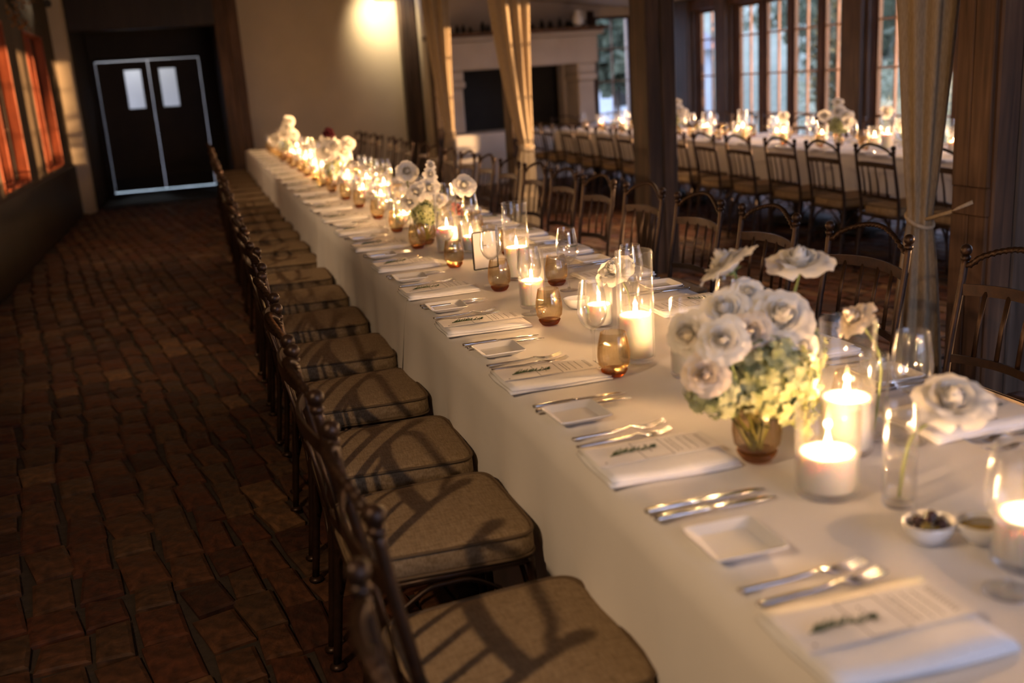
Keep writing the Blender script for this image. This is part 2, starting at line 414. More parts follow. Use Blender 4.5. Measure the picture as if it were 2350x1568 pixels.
RWIN = [(13.08, 13.72), (12.05, 12.61), (11.37, 11.92), (10.72, 11.28), (10.15, 10.63), (9.05, 9.66), (8.42, 9.02), (7.75, 8.32), (7.05, 7.6), (6.4, 6.95), (4.9, 5.45), (4.25, 4.8), (3.6, 4.15), (2.5, 3.1), (1.4, 1.95), (.75, 1.3), (-.5, .1)]
RZ0, RZ1 = .33, 2.27
wall_with_holes('wall_right', 'framewood', 'x', XR, .09, YB, YF + .25, -.1, 2.6, [(a, b, RZ0, RZ1) for a, b in RWIN])
FWIN = (6.30, 6.93, .5, 2.36)
wall_with_holes('wall_bay_far', 'wallbay', 'y', YF, .25, 3.8, XR, -.1, 2.8, [FWIN, (3.95, 5.72, .7, 1.70)])
struct('wall_far', MB().box(.86, 3.8, 16.9, 17.15, -.1, ZC), 'wallcream')
struct('wall_bay_return', MB().box(3.66, 3.8, YF, 16.9, -.1, ZC), 'wallcream')
struct('wall_pilaster', MB().box(-2.07, -1.57, 15.9, 16.3, -.1, ZC), 'wallcream')
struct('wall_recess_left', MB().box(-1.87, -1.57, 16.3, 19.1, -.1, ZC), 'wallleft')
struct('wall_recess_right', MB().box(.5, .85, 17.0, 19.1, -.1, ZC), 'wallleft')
wall_with_holes('wall_recess_back', 'doordark', 'y', 19.0, .2, -1.87, .85, -.1, ZC, [(-1.51, .25, -.1, 2.27)])
BWIN = [(.75, 1.75), (1.85, 2.85), (2.95, 3.95)]
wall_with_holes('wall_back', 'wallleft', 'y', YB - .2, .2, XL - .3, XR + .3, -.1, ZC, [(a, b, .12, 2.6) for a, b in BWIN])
struct('ceiling', MB().box(XL - .3, 3.45, YB - .2, 20.8, ZC, ZC + .15), 'ceiling')
cm = MB()   # bay ceiling, sloping down towards the window wall
cm.add([(3.42, YB, 2.84), (XR + .3, YB, 2.42), (XR + .3, YF + .3, 2.42), (3.42, YF + .3, 2.84), (3.42, YB, 3.2), (XR + .3, YB, 3.2), (XR + .3, YF + .3, 3.2), (3.42, YF + .3, 3.2)],
       [(0, 3, 2, 1), (4, 5, 6, 7), (0, 1, 5, 4), (2, 3, 7, 6), (0, 4, 7, 3), (1, 2, 6, 5)], False)
struct('ceiling_bay', cm, 'ceiling')
struct('trim_recess_beam', MB().box(-1.57, .5, 16.35, 16.6, 2.58, ZC, .01), 'darkwood')
struct('trim_hall_beam', MB().box(3.12, 3.40, YB, 17.0, 2.86, ZC, .01), 'timber')
struct('baseboard_left', MB().box(XL, XL + .025, YB, 15.9, -.02, .72, .006), 'darkwood')

# timber posts of the colonnade
def post(name, x, y, w, d, z1, mat, label, notch=False):
    p = empty(name, (x, y, 0)); tag(p, label, 'post', 'timber posts of the colonnade')
    m = MB()
    for k in range(2):   # two balks bolted side by side
        m2 = MB(); x0 = k * w / 2; m2.box(x0 + .002, x0 + w / 2 - .002, 0, d, -.02, z1, .008)
        m2.build('balk', mat if k == 0 else ('timber_gray' if notch else mat), p)
    if notch:
        MB().box(-.02, .005, .015, d - .02, .80, .92, .004).build('joint_block', mat, p)
        MB().box(-.016, .005, .02, d * .55, .92, z1, .004).build('side_board', mat, p)
        MB().box(-.016, .005, d * .55 + .004, d - .01, .92, z1, .004).build('side_board', mat, p)
        MB().box(-.014, .005, .02, d * .5, -.02, .80, .004).build('side_board', mat, p)
        MB().box(-.014, .005, d * .5 + .004, d - .01, -.02, .80, .004).build('side_board', mat, p)
    return p
post('timber_post', 3.15, 3.41, .24, .24, 2.86, 'timber', 'weathered timber post beside the tied curtain at the right', True)
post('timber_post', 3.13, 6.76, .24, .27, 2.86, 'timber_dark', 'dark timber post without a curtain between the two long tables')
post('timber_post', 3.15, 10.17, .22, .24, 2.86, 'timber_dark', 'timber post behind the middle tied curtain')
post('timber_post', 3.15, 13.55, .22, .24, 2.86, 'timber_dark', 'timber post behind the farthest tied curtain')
post('timber_post', 3.38, 16.55, .26, .26, ZC, 'timber_dark', 'timber post at the right end of the spotlit wall')
post('timber_post', .50, 16.5, .36, .36, ZC, 'timber', 'reddish timber post left of the spotlit wall, beside the doors')
post('timber_post', 3.15, .06, .24, .24, 2.86, 'timber', 'timber post nearest the camera, outside the right edge')

# curtains tied back
def curtain(x, y, wx, wy, ztie, z1, label, seed, tietarget, sh=0.):
    r = random.Random(seed); c = empty('tied_curtain', (x, y, 0)); tag(c, label, 'curtain', 'linen curtains tied to the posts')
    nf = 9; ph = [r.uniform(-.5, .5) for _ in range(nf + 2)]
    def fn(u, v):
        z = v * z1
        if z > ztie: k = (z - ztie) / (z1 - ztie); w = .30 + .70 * min(1, k * 1.15) ** .8
        else: k = (ztie - z) / ztie; w = .30 + .38 * k ** .7
        a = u * 2 * PI * 1.0
        fold = 1 + .16 * math.sin(nf * a + ph[int(u * nf)] * 1.2 + z * .5) * (1 - .35 * math.exp(-((z - ztie) / .12) ** 2)) + .06 * math.sin(4 * a + seed)
        g = math.exp(-abs(z - ztie) / .9)
        return (sh * g + wx * w * .5 * math.cos(a) * fold, wy * w * .5 * math.sin(a) * fold, z + .004)
    MB().grid(fn, 108, 36).build('drape', 'curtain', c)
    rr = .30 * .5
    pts = [(sh + wx * rr * 1.18 * math.cos(a), wy * rr * 1.18 * math.sin(a), ztie + .03 * math.sin(a)) for a in [2 * PI * k / 28 for k in range(28)]]
    MB().tube(pts, .011, 8, closed=True).build('tie_rope', 'rope', c)
    tx, ty, tz = tietarget
    MB().tube([(sh + wx * rr * 1.1 * math.copysign(1, tx - x) * .3, -wy * rr * 1.1, ztie + .01), ((tx - x) * .6, min(-wy * rr, (ty - y) * .6), (ztie + tz) / 2), (tx - x, ty - y, tz)], .009, 8).build('tie_rope', 'rope', c)
    return c
curtain(3.155, 3.86, .30, .36, .74, 2.84, 'beige linen curtain tied with a cord beside the right timber post', 2, (3.13, 3.50, .86))
curtain(3.10, 9.90, .40, .42, .82, 2.84, 'middle linen curtain, tied low, with a sunlit strip', 4, (3.20, 10.17, .84), .12)
curtain(3.18, 13.28, .34, .40, .88, 2.84, 'farthest linen curtain with a sunlit strip, beside the spotlit wall', 6, (3.25, 13.55, .9), .08)

# windows
def rwindow(n, a, b, x, z0, z1, axis='x', mw='muntin', zs=(.84, 1.35, 1.86), nv=2):
    w = empty('window_%d' % n, (x, a, z0) if axis == 'x' else (a, x, z0)); w['kind'] = 'structure'
    W = b - a; H = z1 - z0; f = .04
    def P(mb, p0, p1, d0, d1, q0, q1, bev=.004):
        if axis == 'x': mb.box(d0, d1, p0, p1, q0, q1, bev)
        else: mb.box(p0, p1, d0, d1, q0, q1, bev)
        return mb
    m = MB(); P(m, 0, f, .03, .085, 0, H); P(m, W - f, W, .03, .085, 0, H); P(m, f, W - f, .03, .085, 0, f); P(m, f, W - f, .03, .085, H - f, H)
    m.build('sash_frame', 'framewood' if mw != 'redwood' else 'redwood', w)
    xs = [f + (W - 2 * f) * k / nv for k in range(nv + 1)]; zz = [f] + [z - z0 for z in zs if z0 + .1 < z < z1 - .1] + [H - f]
    for k in range(1, nv): P(MB(), xs[k] - .011, xs[k] + .011, .045, .078, f, H - f, .003).build('muntin', mw, w)
    P(MB(), f, f + .016, .046, .076, f, H - f, .003).build('muntin', mw, w)
    for z in zz[1:-1]: P(MB(), f, W - f, .046, .076, z - .011, z + .011, .003).build('muntin', mw, w)
    for i in range(nv):
        for j in range(len(zz) - 1): P(MB(), xs[i] + .005, xs[i + 1] - .005, .060, .064, zz[j] + .004, zz[j + 1] - .004, 0).build('pane', 'pane', w)
    return w
wn = 1
for a, b in RWIN[:6]: rwindow(wn, a, b, XR, RZ0, RZ1); wn += 1
for a, b in RWIN[6:]: rwindow(wn, a, b, XR, RZ0, RZ1); wn += 1
rwindow(wn, FWIN[0], FWIN[1], YF, FWIN[2], FWIN[3], 'y'); wn += 1
for a, b in BWIN: rwindow(wn, a, b, YB - .16, .12, 2.6, 'y', 'framewood', (.75, 1.4, 2.0)); wn += 1
for a, b, z0, z1 in LW:
    w = rwindow(wn, a, b, XL - WT - .02, z0, z1, 'x', 'muntin', (1.33, 1.88), 4); wn += 1
    for (p0, p1, q0, q1) in ((0, .03, 0, z1 - z0), (b - a - .03, b - a, 0, z1 - z0), (.03, b - a - .03, 0, .03), (.03, b - a - .03, z1 - z0 - .03, z1 - z0)):
        MB().box(.10, WT + .035, p0, p1, q0, q1, .004).build('reveal', 'redwood', w)
    MB().box(.10, .16, (b - a) * .5 - .035, (b - a) * .5 + .035, .03, z1 - z0 - .03, .004).build('mullion', 'redwood', w)
# daylight portals: guide the sky light through the window openings, give off nothing themselves
def portal(loc, rot, sx, sy):
    d = bpy.data.lights.new('window_portal', 'AREA'); d.shape = 'RECTANGLE'; d.size = sx; d.size_y = sy; d.cycles.is_portal = True
    o = bpy.data.objects.new('window_portal', d); col.objects.link(o); o.location = loc; o.rotation_euler = rot
for a, b in ((9.0, 13.75), (3.55, 8.55), (-.55, 3.15)): portal((XR + .092, (a + b) / 2, 1.3), (0, PI / 2, 0), 1.94, b - a)
portal((2.35, YB - .19, 1.36), (PI / 2, 0, 0), 2.9, 2.48)
portal(((FWIN[0] + FWIN[1]) / 2, YF + .24, 1.43), (-PI / 2, 0, 0), .63, 1.86)

# window-wall posts (heavy dark uprights between window groups)
for i, (a, b) in enumerate(((9.68, 10.12), (12.66, 13.04), (13.76, 15.45), (5.5, 6.35), (3.15, 3.55))):
    struct('trim_%d' % (i + 1), MB().box(XR - .13, XR, a + .04, b - .04, -.02, 2.44, .01).box(XR - .06, XR, a, b, -.02, 2.44, .008), 'timber_dark')
struct('trim_7', MB().box(XR - .09, XR, YB, YF, 2.28, 2.43, .01), 'framewood')
struct('trim_8', MB().box(6.18, 6.28, YF - .06, YF, -.02, 2.45, .008).box(6.95, 7.2, YF - .06, YF, -.02, 2.45, .008), 'framewood')

struct('wall_sky_block', MB().box(-3.4, -3.2, YB - 2, 18, -.3, 4.2), 'skyblockbrick')  # unseen walls and roof, added to keep blue sky out of the left windows
struct('roof_sky_block', MB().box(-3.4, XL - WT, YB - 2, 18, 4.2, 4.3), 'skyblockbrick')
struct('wall_sky_block_end', MB().box(-3.2, XL - WT, 16.4, 16.6, -.3, 4.2).box(-3.2, XL - WT, YB - 2, YB - 1.8, -.3, 4.2), 'skyblockbrick')
# double doors
dr = empty('door_1', (-1.49, 19.0, 0)); dr['kind'] = 'structure'
MB().box(-.03, 0, -.06, .2, 0, 2.28, .01).box(1.72, 1.75, -.06, .2, 0, 2.28, .01).box(-.03, 1.75, -.06, .2, 2.245, 2.28, .01).build('door_frame', 'doordark', dr)
for k in range(2):
    x0 = .013 + k * .854; x1 = x0 + .840; vx0 = x0 + (.44 if k == 0 else .16); vx1 = vx0 + .27
    m = MB(); m.box(x0, vx0, .05, .095, .014, 2.23).box(vx1, x1, .05, .095, .014, 2.23).box(vx0, vx1, .05, .095, .014, 1.43).box(vx0, vx1, .05, .095, 2.08, 2.23)
    lf = m.build('door_leaf', 'doordark', dr)
    MB().box(vx0, vx1, .068, .074, 1.43, 2.08).build('vision_panel', 'pane', lf)
    MB().box(x0 + .01, x1 - .01, .046, .05, .03, .25).build('kick_plate', 'darkmetal', lf)
    for z in (1.02, 1.12): MB().ball((x1 - .05 if k == 0 else x0 + .05, .035, z), .022).build('door_knob', 'steel', lf)
tag(MB().box(-1.5, .45, 16.35, 18.9, -.02, .006, .004).build('door_mat', 'black'), 'large black mat on the floor in front of the double doors', 'mat')
# lit back-of-house room behind the vision panels
struct('wall_service_room', MB().box(-1.9, .85, 20.6, 20.7, -.1, ZC), 'whitewash')
service = empty('service_lamp', (-.9, 20.0, ZC - .05)); tag(service, 'white ceiling lamp in the room behind the double doors', 'lamp')
MB().lathe([(.0, -.02), (.10, -.02), (.12, 0), (.12, .05), (.0, .05)], 20).build('shade', 'lampglow', service)
light('service_bulb', 'POINT', (0, 0, -.1), 26, (.85, .92, 1.0), radius=.08, parent=service)

# spot lamps
def spot(loc, target, energy, color, angle, blend, label, radius=.03, ztop=ZC):
    s = empty('spot_lamp', loc); tag(s, label, 'lamp', 'ceiling spot lamps')
    d = (Vector(target) - Vector(loc)).normalized(); q = d.to_track_quat('-Z', 'Y')
    can = MB().lathe([(.045, -.02), (.047, -.02), (.047, .09), (.02, .11), (0., .11)], 20).lathe([(.0, .02), (.044, .02)], 20).build('housing', 'darkmetal', s)
    can.rotation_euler = q.to_euler()
    ln = MB().lathe([(.0, .012), (.036, .012), (.036, .016), (0, .016)], 16).build('lens', 'lampglow', s); ln.rotation_euler = q.to_euler()
    MB().tube([(0, 0, .06), (0, 0, ztop - loc[2])], .009, 8).build('stem', 'darkmetal', s)
    o = light('spot_bulb', 'SPOT', tuple(d * .03), energy, color, radius=radius, angle=angle, blend=blend, parent=s)
    o.rotation_euler = q.to_euler(); return s
WARM = (1.0, .66, .38)
spot((-1.25, .70, 2.38), (.9, 2.6, .35), 90, WARM, 105, .7, 'ceiling spot lamp over the aisle beside the camera', .03)
spot((2.98, 16.25, 2.86), (3.25, 16.9, 2.55), 85, (1.0, .80, .50), 125, .9, 'spot lamp above the far wall lighting its upper right corner')
spot((-1.60, 14.8, 2.84), (-.7, 7.5, 1.3), 6, (1.0, .72, .42), 70, .8, 'spot lamp glaring white at the top left corner')
spot((-1.25, 5.3, 2.6), (.6, 7.2, .4), 60, WARM, 95, .7, 'added spot lamp over the brick aisle beyond the camera')  # added to warm the cloth side and chairs farther along
spot((-1.25, 9.8, 2.75), (.5, 11.8, .4), 60, WARM, 95, .7, 'added spot lamp over the middle of the brick aisle')  # added to warm the far aisle floor and table side

spot((3.65, 5.2, 2.55), (3.0, 5.4, 0), 90, WARM, 80, .6, 'added spot lamp under the bay ceiling behind the far side chairs', ztop=2.80)  # added to brighten the floor behind the right chairs
spot((3.65, 8.8, 2.55), (3.1, 8.9, 0), 300, WARM, 80, .6, 'second added spot lamp under the bay ceiling towards the fireplace', ztop=2.80)  # added to give the bay floor its orange light
# dried branches hung on the left wall
db = empty('dried_branch_bunch', (-1.66, 11.9, 2.62)); tag(db, 'bunch of dried orange leaves hanging high on the left wall', 'dried flowers')
r = random.Random(9); lm = MB(); bm = MB()
for k in range(16):
    a = r.uniform(0, 2 * PI); e = Vector((.16 * math.cos(a) + .1, .5 * math.sin(a), r.uniform(-.35, .25)))
    bm.tube([(0, 0, 0), e * .5 + Vector((0, 0, .05)), e], [.006, .004, .002], 5)
    for q in range(7):
        p = e * r.uniform(.3, 1); s_ = r.uniform(.03, .06); d1 = Vector((J(1), J(1), J(1))).normalized() * s_; d2 = Vector((J(1), J(1), J(1))).normalized() * s_ * .4
        lm.add([p, p + d1 * .5 + d2, p + d1, p + d1 * .5 - d2], [(0, 1, 2, 3)])
bm.build('twigs', 'bark', db); o = lm.build('leaves', 'leafdry', db); o['kind'] = 'stuff'

# fireplace
fp = empty('fireplace', (3.72, 15.5, 0)); tag(fp, 'pale stone fireplace with a deep mantel and black opening', 'fireplace')
MB().box(-.1, 2.45, -1.0, -.02, -.02, .74, .02).build('hearth', 'whitewash', fp)
m = MB(); prof = [(0, -.50), (.26, -.50), (.26, 0), (0, 0)]
for x0, x1 in ((-.08, .2), (2.05, 2.33)):
    MB().box(x0, x1, -.55, -.01, .745, 1.40, .02).build('jamb', 'stone', fp)
    MB().box(x0 - .03, x1 + .03, -.62, -.01, 1.40, 1.52, .03).build('corbel', 'stone', fp)
    MB().box(x0 - .015, x1 + .015, -.585, -.01, 1.52, 1.66, .02).build('corbel', 'stone', fp)
MB().box(-.13, 2.38, -.62, -.01, 1.66, 2.08, .02).build('lintel', 'stone', fp)
MB().box(-.2, 2.45, -.72, -.01, 2.08, 2.14, .015).build('mantel_shelf', 'stone', fp)
MB().box(-.25, 2.5, -.78, -.01, 2.14, 2.20, .012).build('mantel_shelf', 'timber', fp)
m = MB(); m.box(.2, 2.05, .55, .6, .5, 1.8).box(.12, .2, .25, .6, .5, 1.8).box(2.05, 2.13, .25, .6, .5, 1.8).box(.2, 2.05, .25, .6, 1.70, 1.8).box(.2, 2.05, .25, .6, .5, .7)
m.build('firebox', 'black', fp)
r = random.Random(21); x = 3.62; k = 0
while x < 5.95:
    if not (4.86 < x < 5.0):
        h = r.uniform(.07, .16); rr = r.uniform(.03, .045)
        jr = MB().lathe([(0, 0), (rr, 0), (rr, h * .6), (rr * .45, h * .78), (rr * .45, h), (0, h)], 12).build('jar', 'darkmetal', None, (x, 15.0 + r.uniform(-.08, .08), 2.2))
        tag(jr, '%s small dark jar from the left on the fireplace mantel' % ('first' if k == 0 else ORD[k]), 'jar', 'dark jars on the mantel'); k += 1
    x += r.uniform(.1, .17)
jug = empty('white_jug', (5.78, 14.86, 2.2)); tag(jug, 'white jug standing on the right end of the fireplace mantel', 'jug')
MB().lathe([(0, 0), (.06, 0), (.085, .06), (.075, .14), (.045, .19), (.055, .24), (.048, .24), (.038, .19), (0, .17)], 20).build('body', 'porcelain', jug)
MB().tube([(.045, 0, .21), (.10, 0, .2), (.115, 0, .13), (.078, 0, .08)], .009, 8).build('handle', 'porcelain', jug)

# ------------------------------------------------------------------ garden outside
struct('ground_garden', MB().box(-30, 60, -40, 70, -.40, -.25), 'lawn')
struct('path_garden', MB().box(XR + .25, 13, -20, 40, -.25, -.2), 'gravel')
def foliage(name, loc, rx, ry, rz, n, leaf, mat, label, cat, group, trunk=0., seed=0):
    r = random.Random(seed); e = empty(name, loc); tag(e, label, cat, group); mb = MB()
    cl = [(r.uniform(-.6, .6), r.uniform(-.6, .6), r.uniform(-.6, .6)) for _ in range(9)]
    for _ in range(n):
        c = cl[r.randrange(9)]
        while True:
            p = Vector((r.uniform(-1, 1), r.uniform(-1, 1), r.uniform(-1, 1)))
            if p.length < 1: break
        p = p.normalized() * p.length ** .5 * .55 + Vector(c)
        p = Vector((p.x * rx, p.y * ry, p.z * rz + trunk + rz))
        d1 = Vector((r.gauss(0, 1), r.gauss(0, 1), r.gauss(0, 1))).normalized() * leaf; d2 = Vector((r.gauss(0, 1), r.gauss(0, 1), r.gauss(0, 1))).normalized() * leaf * .5
        mb.add([p, p + d1 * .5 + d2, p + d1, p + d1 * .5 - d2], [(0, 1, 2, 3)])
    o = mb.build('foliage', mat, e); o['kind'] = 'stuff'
    MB().tube([(0, 0, 0), (.05, .03, (trunk + rz) * .5), (0, 0, trunk + rz)], [max(.03, rx * .07), max(.025, rx * .05), .02], 8).build('trunk', 'bark', e)
    return e
G = 'plants in the garden outside the windows'
for i, (x, y, s, lb) in enumerate([(13.2, 15.6, .7, 'pale flowering bush outside the window nearest the corner'), (12.0, 17.6, .85, 'pale rounded bush outside, left of the window group'), (11.0, 13.9, .55, 'low pale bush outside the right hand window'), (14.5, 19.2, .8, 'pale bush seen low between the window mullions')]):
    foliage('garden_bush', (x, y, -.3), s * 1.1, s * 1.1, s, 900, .10, 'leafpale', lb, 'bush', G, .0, 30 + i)
for i, (x, y, s, lb) in enumerate([(19, 17.5, 2.2, 'dark garden tree behind the right hand windows'), (19, 22.5, 2.3, 'dark garden tree behind the middle window group'), (19.5, 27.5, 2.3, 'dark garden tree behind the left hand windows'), (10.5, 24.5, 1.2, 'leafy garden tree outside the narrow window by the fireplace'), (25, 36, 3, 'tall dark tree far beyond the windows')]):
    foliage('garden_tree', (x, y, -.3), s, s, s * 1.15, 2600, .34, 'leaf', lb, 'tree', G, .8, 50 + i)
struct('ground_hill', MB().grid(lambda u, v: (17 + 30 * u, 14.5 + 70 * v, -.3 + 9 * u ** .7 + 1.2 * math.sin(v * 40 + u * 9) * u), 20, 40), 'lawn')
for i, y in enumerate((-9.9, -7.2, -4.5, -1.8, .9, 3.6)): foliage('sun_block_evergreen', (12.0, y, -.3), 1.2, 1.35, 1.7, 1500, .22, 'leaf', 'tall evergreen shrub, %s of the added sun-blocking row outside, beyond the right edge' % ('first' if i == 0 else ORD[i]), 'bush', G, .0, 80 + i)  # unseen row, added to stop the sun at the nearer windows
foliage('sun_block_shrub', (9.0, 12.75, -.3), .45, .5, 1.5, 1100, .12, 'leaf', 'slender unseen shrub added outside to block sun at the corner window', 'bush', G, .0, 99)  # unseen, added to keep sun off the pilaster opposite
bld = empty('garden_building', (10.8, 31.0, -.3)); tag(bld, 'pale blue grey garden building seen through the windows', 'building')
MB().box(0, 6, 0, 5, 0, 2.3).build('wall', 'render', bld)
MB().add([(-.3, -.3, 2.3), (6.3, -.3, 2.3), (6.3, 5.3, 2.3), (-.3, 5.3, 2.3), (-.3, 2.5, 3.6), (6.3, 2.5, 3.6)], [(0, 1, 5, 4), (2, 3, 4, 5), (0, 4, 3), (1, 2, 5), (0, 3, 2, 1)], False).build('roof', 'roofslate', bld)
for k in range(3): MB().box(.5 + k * 1.9, 1.5 + k * 1.9, -.03, 0, .7, 1.9).build('window', 'darkmetal', bld)

# ------------------------------------------------------------------ chairs
def lerp_path(pts, n):
    out = []; m = len(pts) - 1
    for i in range(n + 1):   # Catmull-Rom through the points
        t = i / n * m; k = min(int(t), m - 1); f = t - k
        p0 = Vector(pts[max(k - 1, 0)]); p1 = Vector(pts[k]); p2 = Vector(pts[k + 1]); p3 = Vector(pts[min(k + 2, m)])
        out.append(.5 * ((2 * p1) + (p2 - p0) * f + (2 * p0 - 5 * p1 + 4 * p2 - p3) * f * f + (3 * p1 - p0 - 3 * p2 + p3) * f ** 3))
    return out
def bow(y, hw, depth): return -depth * (1 - (y / hw) ** 2)
def make_chair():
    c = empty('iron_chair'); HW = .21
    for s in (-1, 1):
        y = s * HW
        p = MB().tube(lerp_path([(-.232, y * 1.03, 0.012), (-.205, y, .24), (-.19, y, .44), (-.205, y, .60), (-.232, y, .76), (-.246, y, .865)], 16), .0115, 10).build('back_post', 'iron', c)
        MB().lathe([(0, 0), (.022, 0), (.022, .006), (.013, .014)], 12, (-.232, y * 1.03, 0)).build('glide', 'iron', p)
        MB().lathe([(.0115, .855), (.0155, .862), (.0155, .868), (.0105, .874)], 12, (-.246, y, 0)).ball((-.247, y, .890), .0185, 14, 8).build('finial', 'iron', c)
        f = MB().tube(lerp_path([(.212, y * 1.0, .012), (.205, y * .98, .22), (.198, y * .96, .425)], 8), .0105, 10).build('leg', 'iron', c)
        MB().lathe([(0, 0), (.020, 0), (.020, .006), (.012, .014)], 12, (.212, y, 0)).build('glide', 'iron', f)
        # arched side brace under the seat
        MB().tube(lerp_path([(-.205, y * .99, .20), (-.16, y * .98, .32), (-.06, y * .97, .395), (.0, y * .97, .405), (.07, y * .97, .395), (.16, y * .97, .32), (.203, y * .98, .20)], 24), .0065, 8).build('brace', 'iron', c)
    for x, hw in ((.202, .2), (-.2, .205)):
        MB().tube(lerp_path([(x, -hw, .22), (x, -hw * .75, .33), (x, -hw * .3, .395), (x, 0, .405), (x, hw * .3, .395), (x, hw * .75, .33), (x, hw, .22)], 24), .0065, 8).build('brace', 'iron', c)
    # twisted rope-like crest rail
    n = 84; pts = []
    for i in range(n + 1):
        t = i / n; y = -HW + 2 * HW * t; s = math.sin(PI * t)
        z = .842 + .070 * max(0, s) ** .95 - .010 * math.exp(-((min(t, 1 - t) - .06) / .05) ** 2)
        pts.append((-.245 + bow(y, HW, .035) * s, y, z))
    MB().tube(pts, .0085, 9, twist=[i * .55 for i in range(n + 1)]).build('rope_rail', 'iron', c)
    def band(z, lean, h, depth, name):
        pts = [(lean + bow(-HW + 2 * HW * k / 16, HW, depth), -HW + 2 * HW * k / 16, z + .012 * math.sin(PI * k / 16)) for k in range(17)]
        mb = MB(); th = .004
        vs = []
        for p in pts: vs += [(p[0] - th, p[1], p[2] - h / 2), (p[0] + th, p[1], p[2] - h / 2), (p[0] + th, p[1], p[2] + h / 2), (p[0] - th, p[1], p[2] + h / 2)]
        fs = [(4 * i + k, 4 * i + (k + 1) % 4, 4 * i + 4 + (k + 1) % 4, 4 * i + 4 + k) for i in range(16) for k in range(4)] + [(3, 2, 1, 0), (64, 65, 66, 67)]
        mb.add(vs, fs, False).build(name, 'iron', c)
    band(.765, -.232, .036, .035, 'back_rail'); band(.545, -.198, .026, .032, 'lower_rail')
    for k in range(4):
        y = -HW + 2 * HW * (k + 1) / 5
        x0 = -.198 + bow(y, HW, .032); x1 = -.232 + bow(y, HW, .035)
        MB().tube([(x0, y, .545), ((x0 + x1) / 2 + .004, y, .66), (x1, y, .77)], .008, 8, flat=(.0105, .004)).build('slat', 'iron', c)
    fr = []
    for (x, y) in ((-.20, -.19), (.20, -.2), (.20, .2), (-.20, .19)): fr.append((x, y))
    m = MB()
    for k in range(4):
        a = fr[k]; b = fr[(k + 1) % 4]; m.tube([(a[0], a[1], .418), (b[0], b[1], .418)], .011, 4)
    m.build('seat_frame', 'iron', c)
    # cushion: rounded trapezoid with crowned top
    def outline(k, n, g):
        a = 2 * PI * k / n; ca, sa = math.cos(a), math.sin(a); e = .26
        x = math.copysign(abs(ca) ** e, ca); y = math.copysign(abs(sa) ** e, sa)
        hw = .198 + .014 * x
        return (.01 + x * (.212 + g), y * (hw + g))
    N = 64; rings = [(-.012, .428), (-.002, .430), (.003, .440), (.002, .475), (-.003, .486), (-.012, .490)]
    vs = []; fs = []
    for g, z in rings: vs += [(*outline(k, N, g), z) for k in range(N)]
    for i in range(len(rings) - 1): fs += [(i * N + k, i * N + (k + 1) % N, (i + 1) * N + (k + 1) % N, (i + 1) * N + k) for k in range(N)]
    prev = (len(rings) - 1) * N
    for sc_, z in ((.8, .496), (.5, .501), (.2, .503)):
        b = len(vs)
        for k in range(N):
            x, y = outline(k, N, -.012); vs.append((.01 + (x - .01) * sc_, y * sc_, z))
        fs += [(prev + k, prev + (k + 1) % N, b + (k + 1) % N, b + k) for k in range(N)]; prev = b
    fs.append(tuple(prev + k for k in range(N))); fs.append(tuple(range(N))[::-1])
    cu = MB().add(vs, fs).build('cushion', 'cushion', c)
    for z in (.485, .431): MB().tube([(*outline(k, N, .0015), z) for k in range(N)], .0042, 6, closed=True).build('piping', 'piping', cu)
    return c
chair = make_chair()
LY = [1.0, 1.585, 2.22, 2.74, 3.34, 3.94]
while LY[-1] < 14.8: LY.append(LY[-1] + .605)
for i, y in enumerate(LY):
    dx = -.03 if i < 1 else J(.012)
    place(chair, (.405 + dx, y, 0), J(.03), 'black iron chair with tan cushion, %s from the camera on the aisle side' % ORD[i], 'chair', 'iron chairs on the aisle side of the long table')
RY = [1.68, 2.32, 2.98, 3.67, 4.27, 4.9]
while RY[-1] < 14.6: RY.append(RY[-1] + .61)
for i, y in enumerate(RY):
    place(chair, (1.985 + J(.02), y, 0), PI + J(.05), 'black iron chair, %s from the camera on the far side of the long table' % ORD[i], 'chair', 'iron chairs on the far side of the long table')
T2X0, T2X1 = 4.86, 5.80
T2Y = [5.2 + .61 * k for k in range(14)]
for i, y in enumerate(T2Y):
    place(chair, (4.625 + J(.02), y, 0), J(.05), 'black iron chair, %s from the right along the near side of the window table' % ('first' if i == 0 else ORD[i]), 'chair', 'iron chairs at the window table')
for i, y in enumerate(T2Y):
    place(chair, (6.05 + J(.02), y + .1, 0), PI + J(.05), 'black iron chair, %s from the right on the window side of the window table' % ('first' if i == 0 else ORD[i]), 'chair', 'iron chairs at the window table')
place(chair, (5.25, 14.02, 0), -PI / 2 - .1, 'black iron chair at the fireplace end of the window table', 'chair', 'iron chairs at the window table')

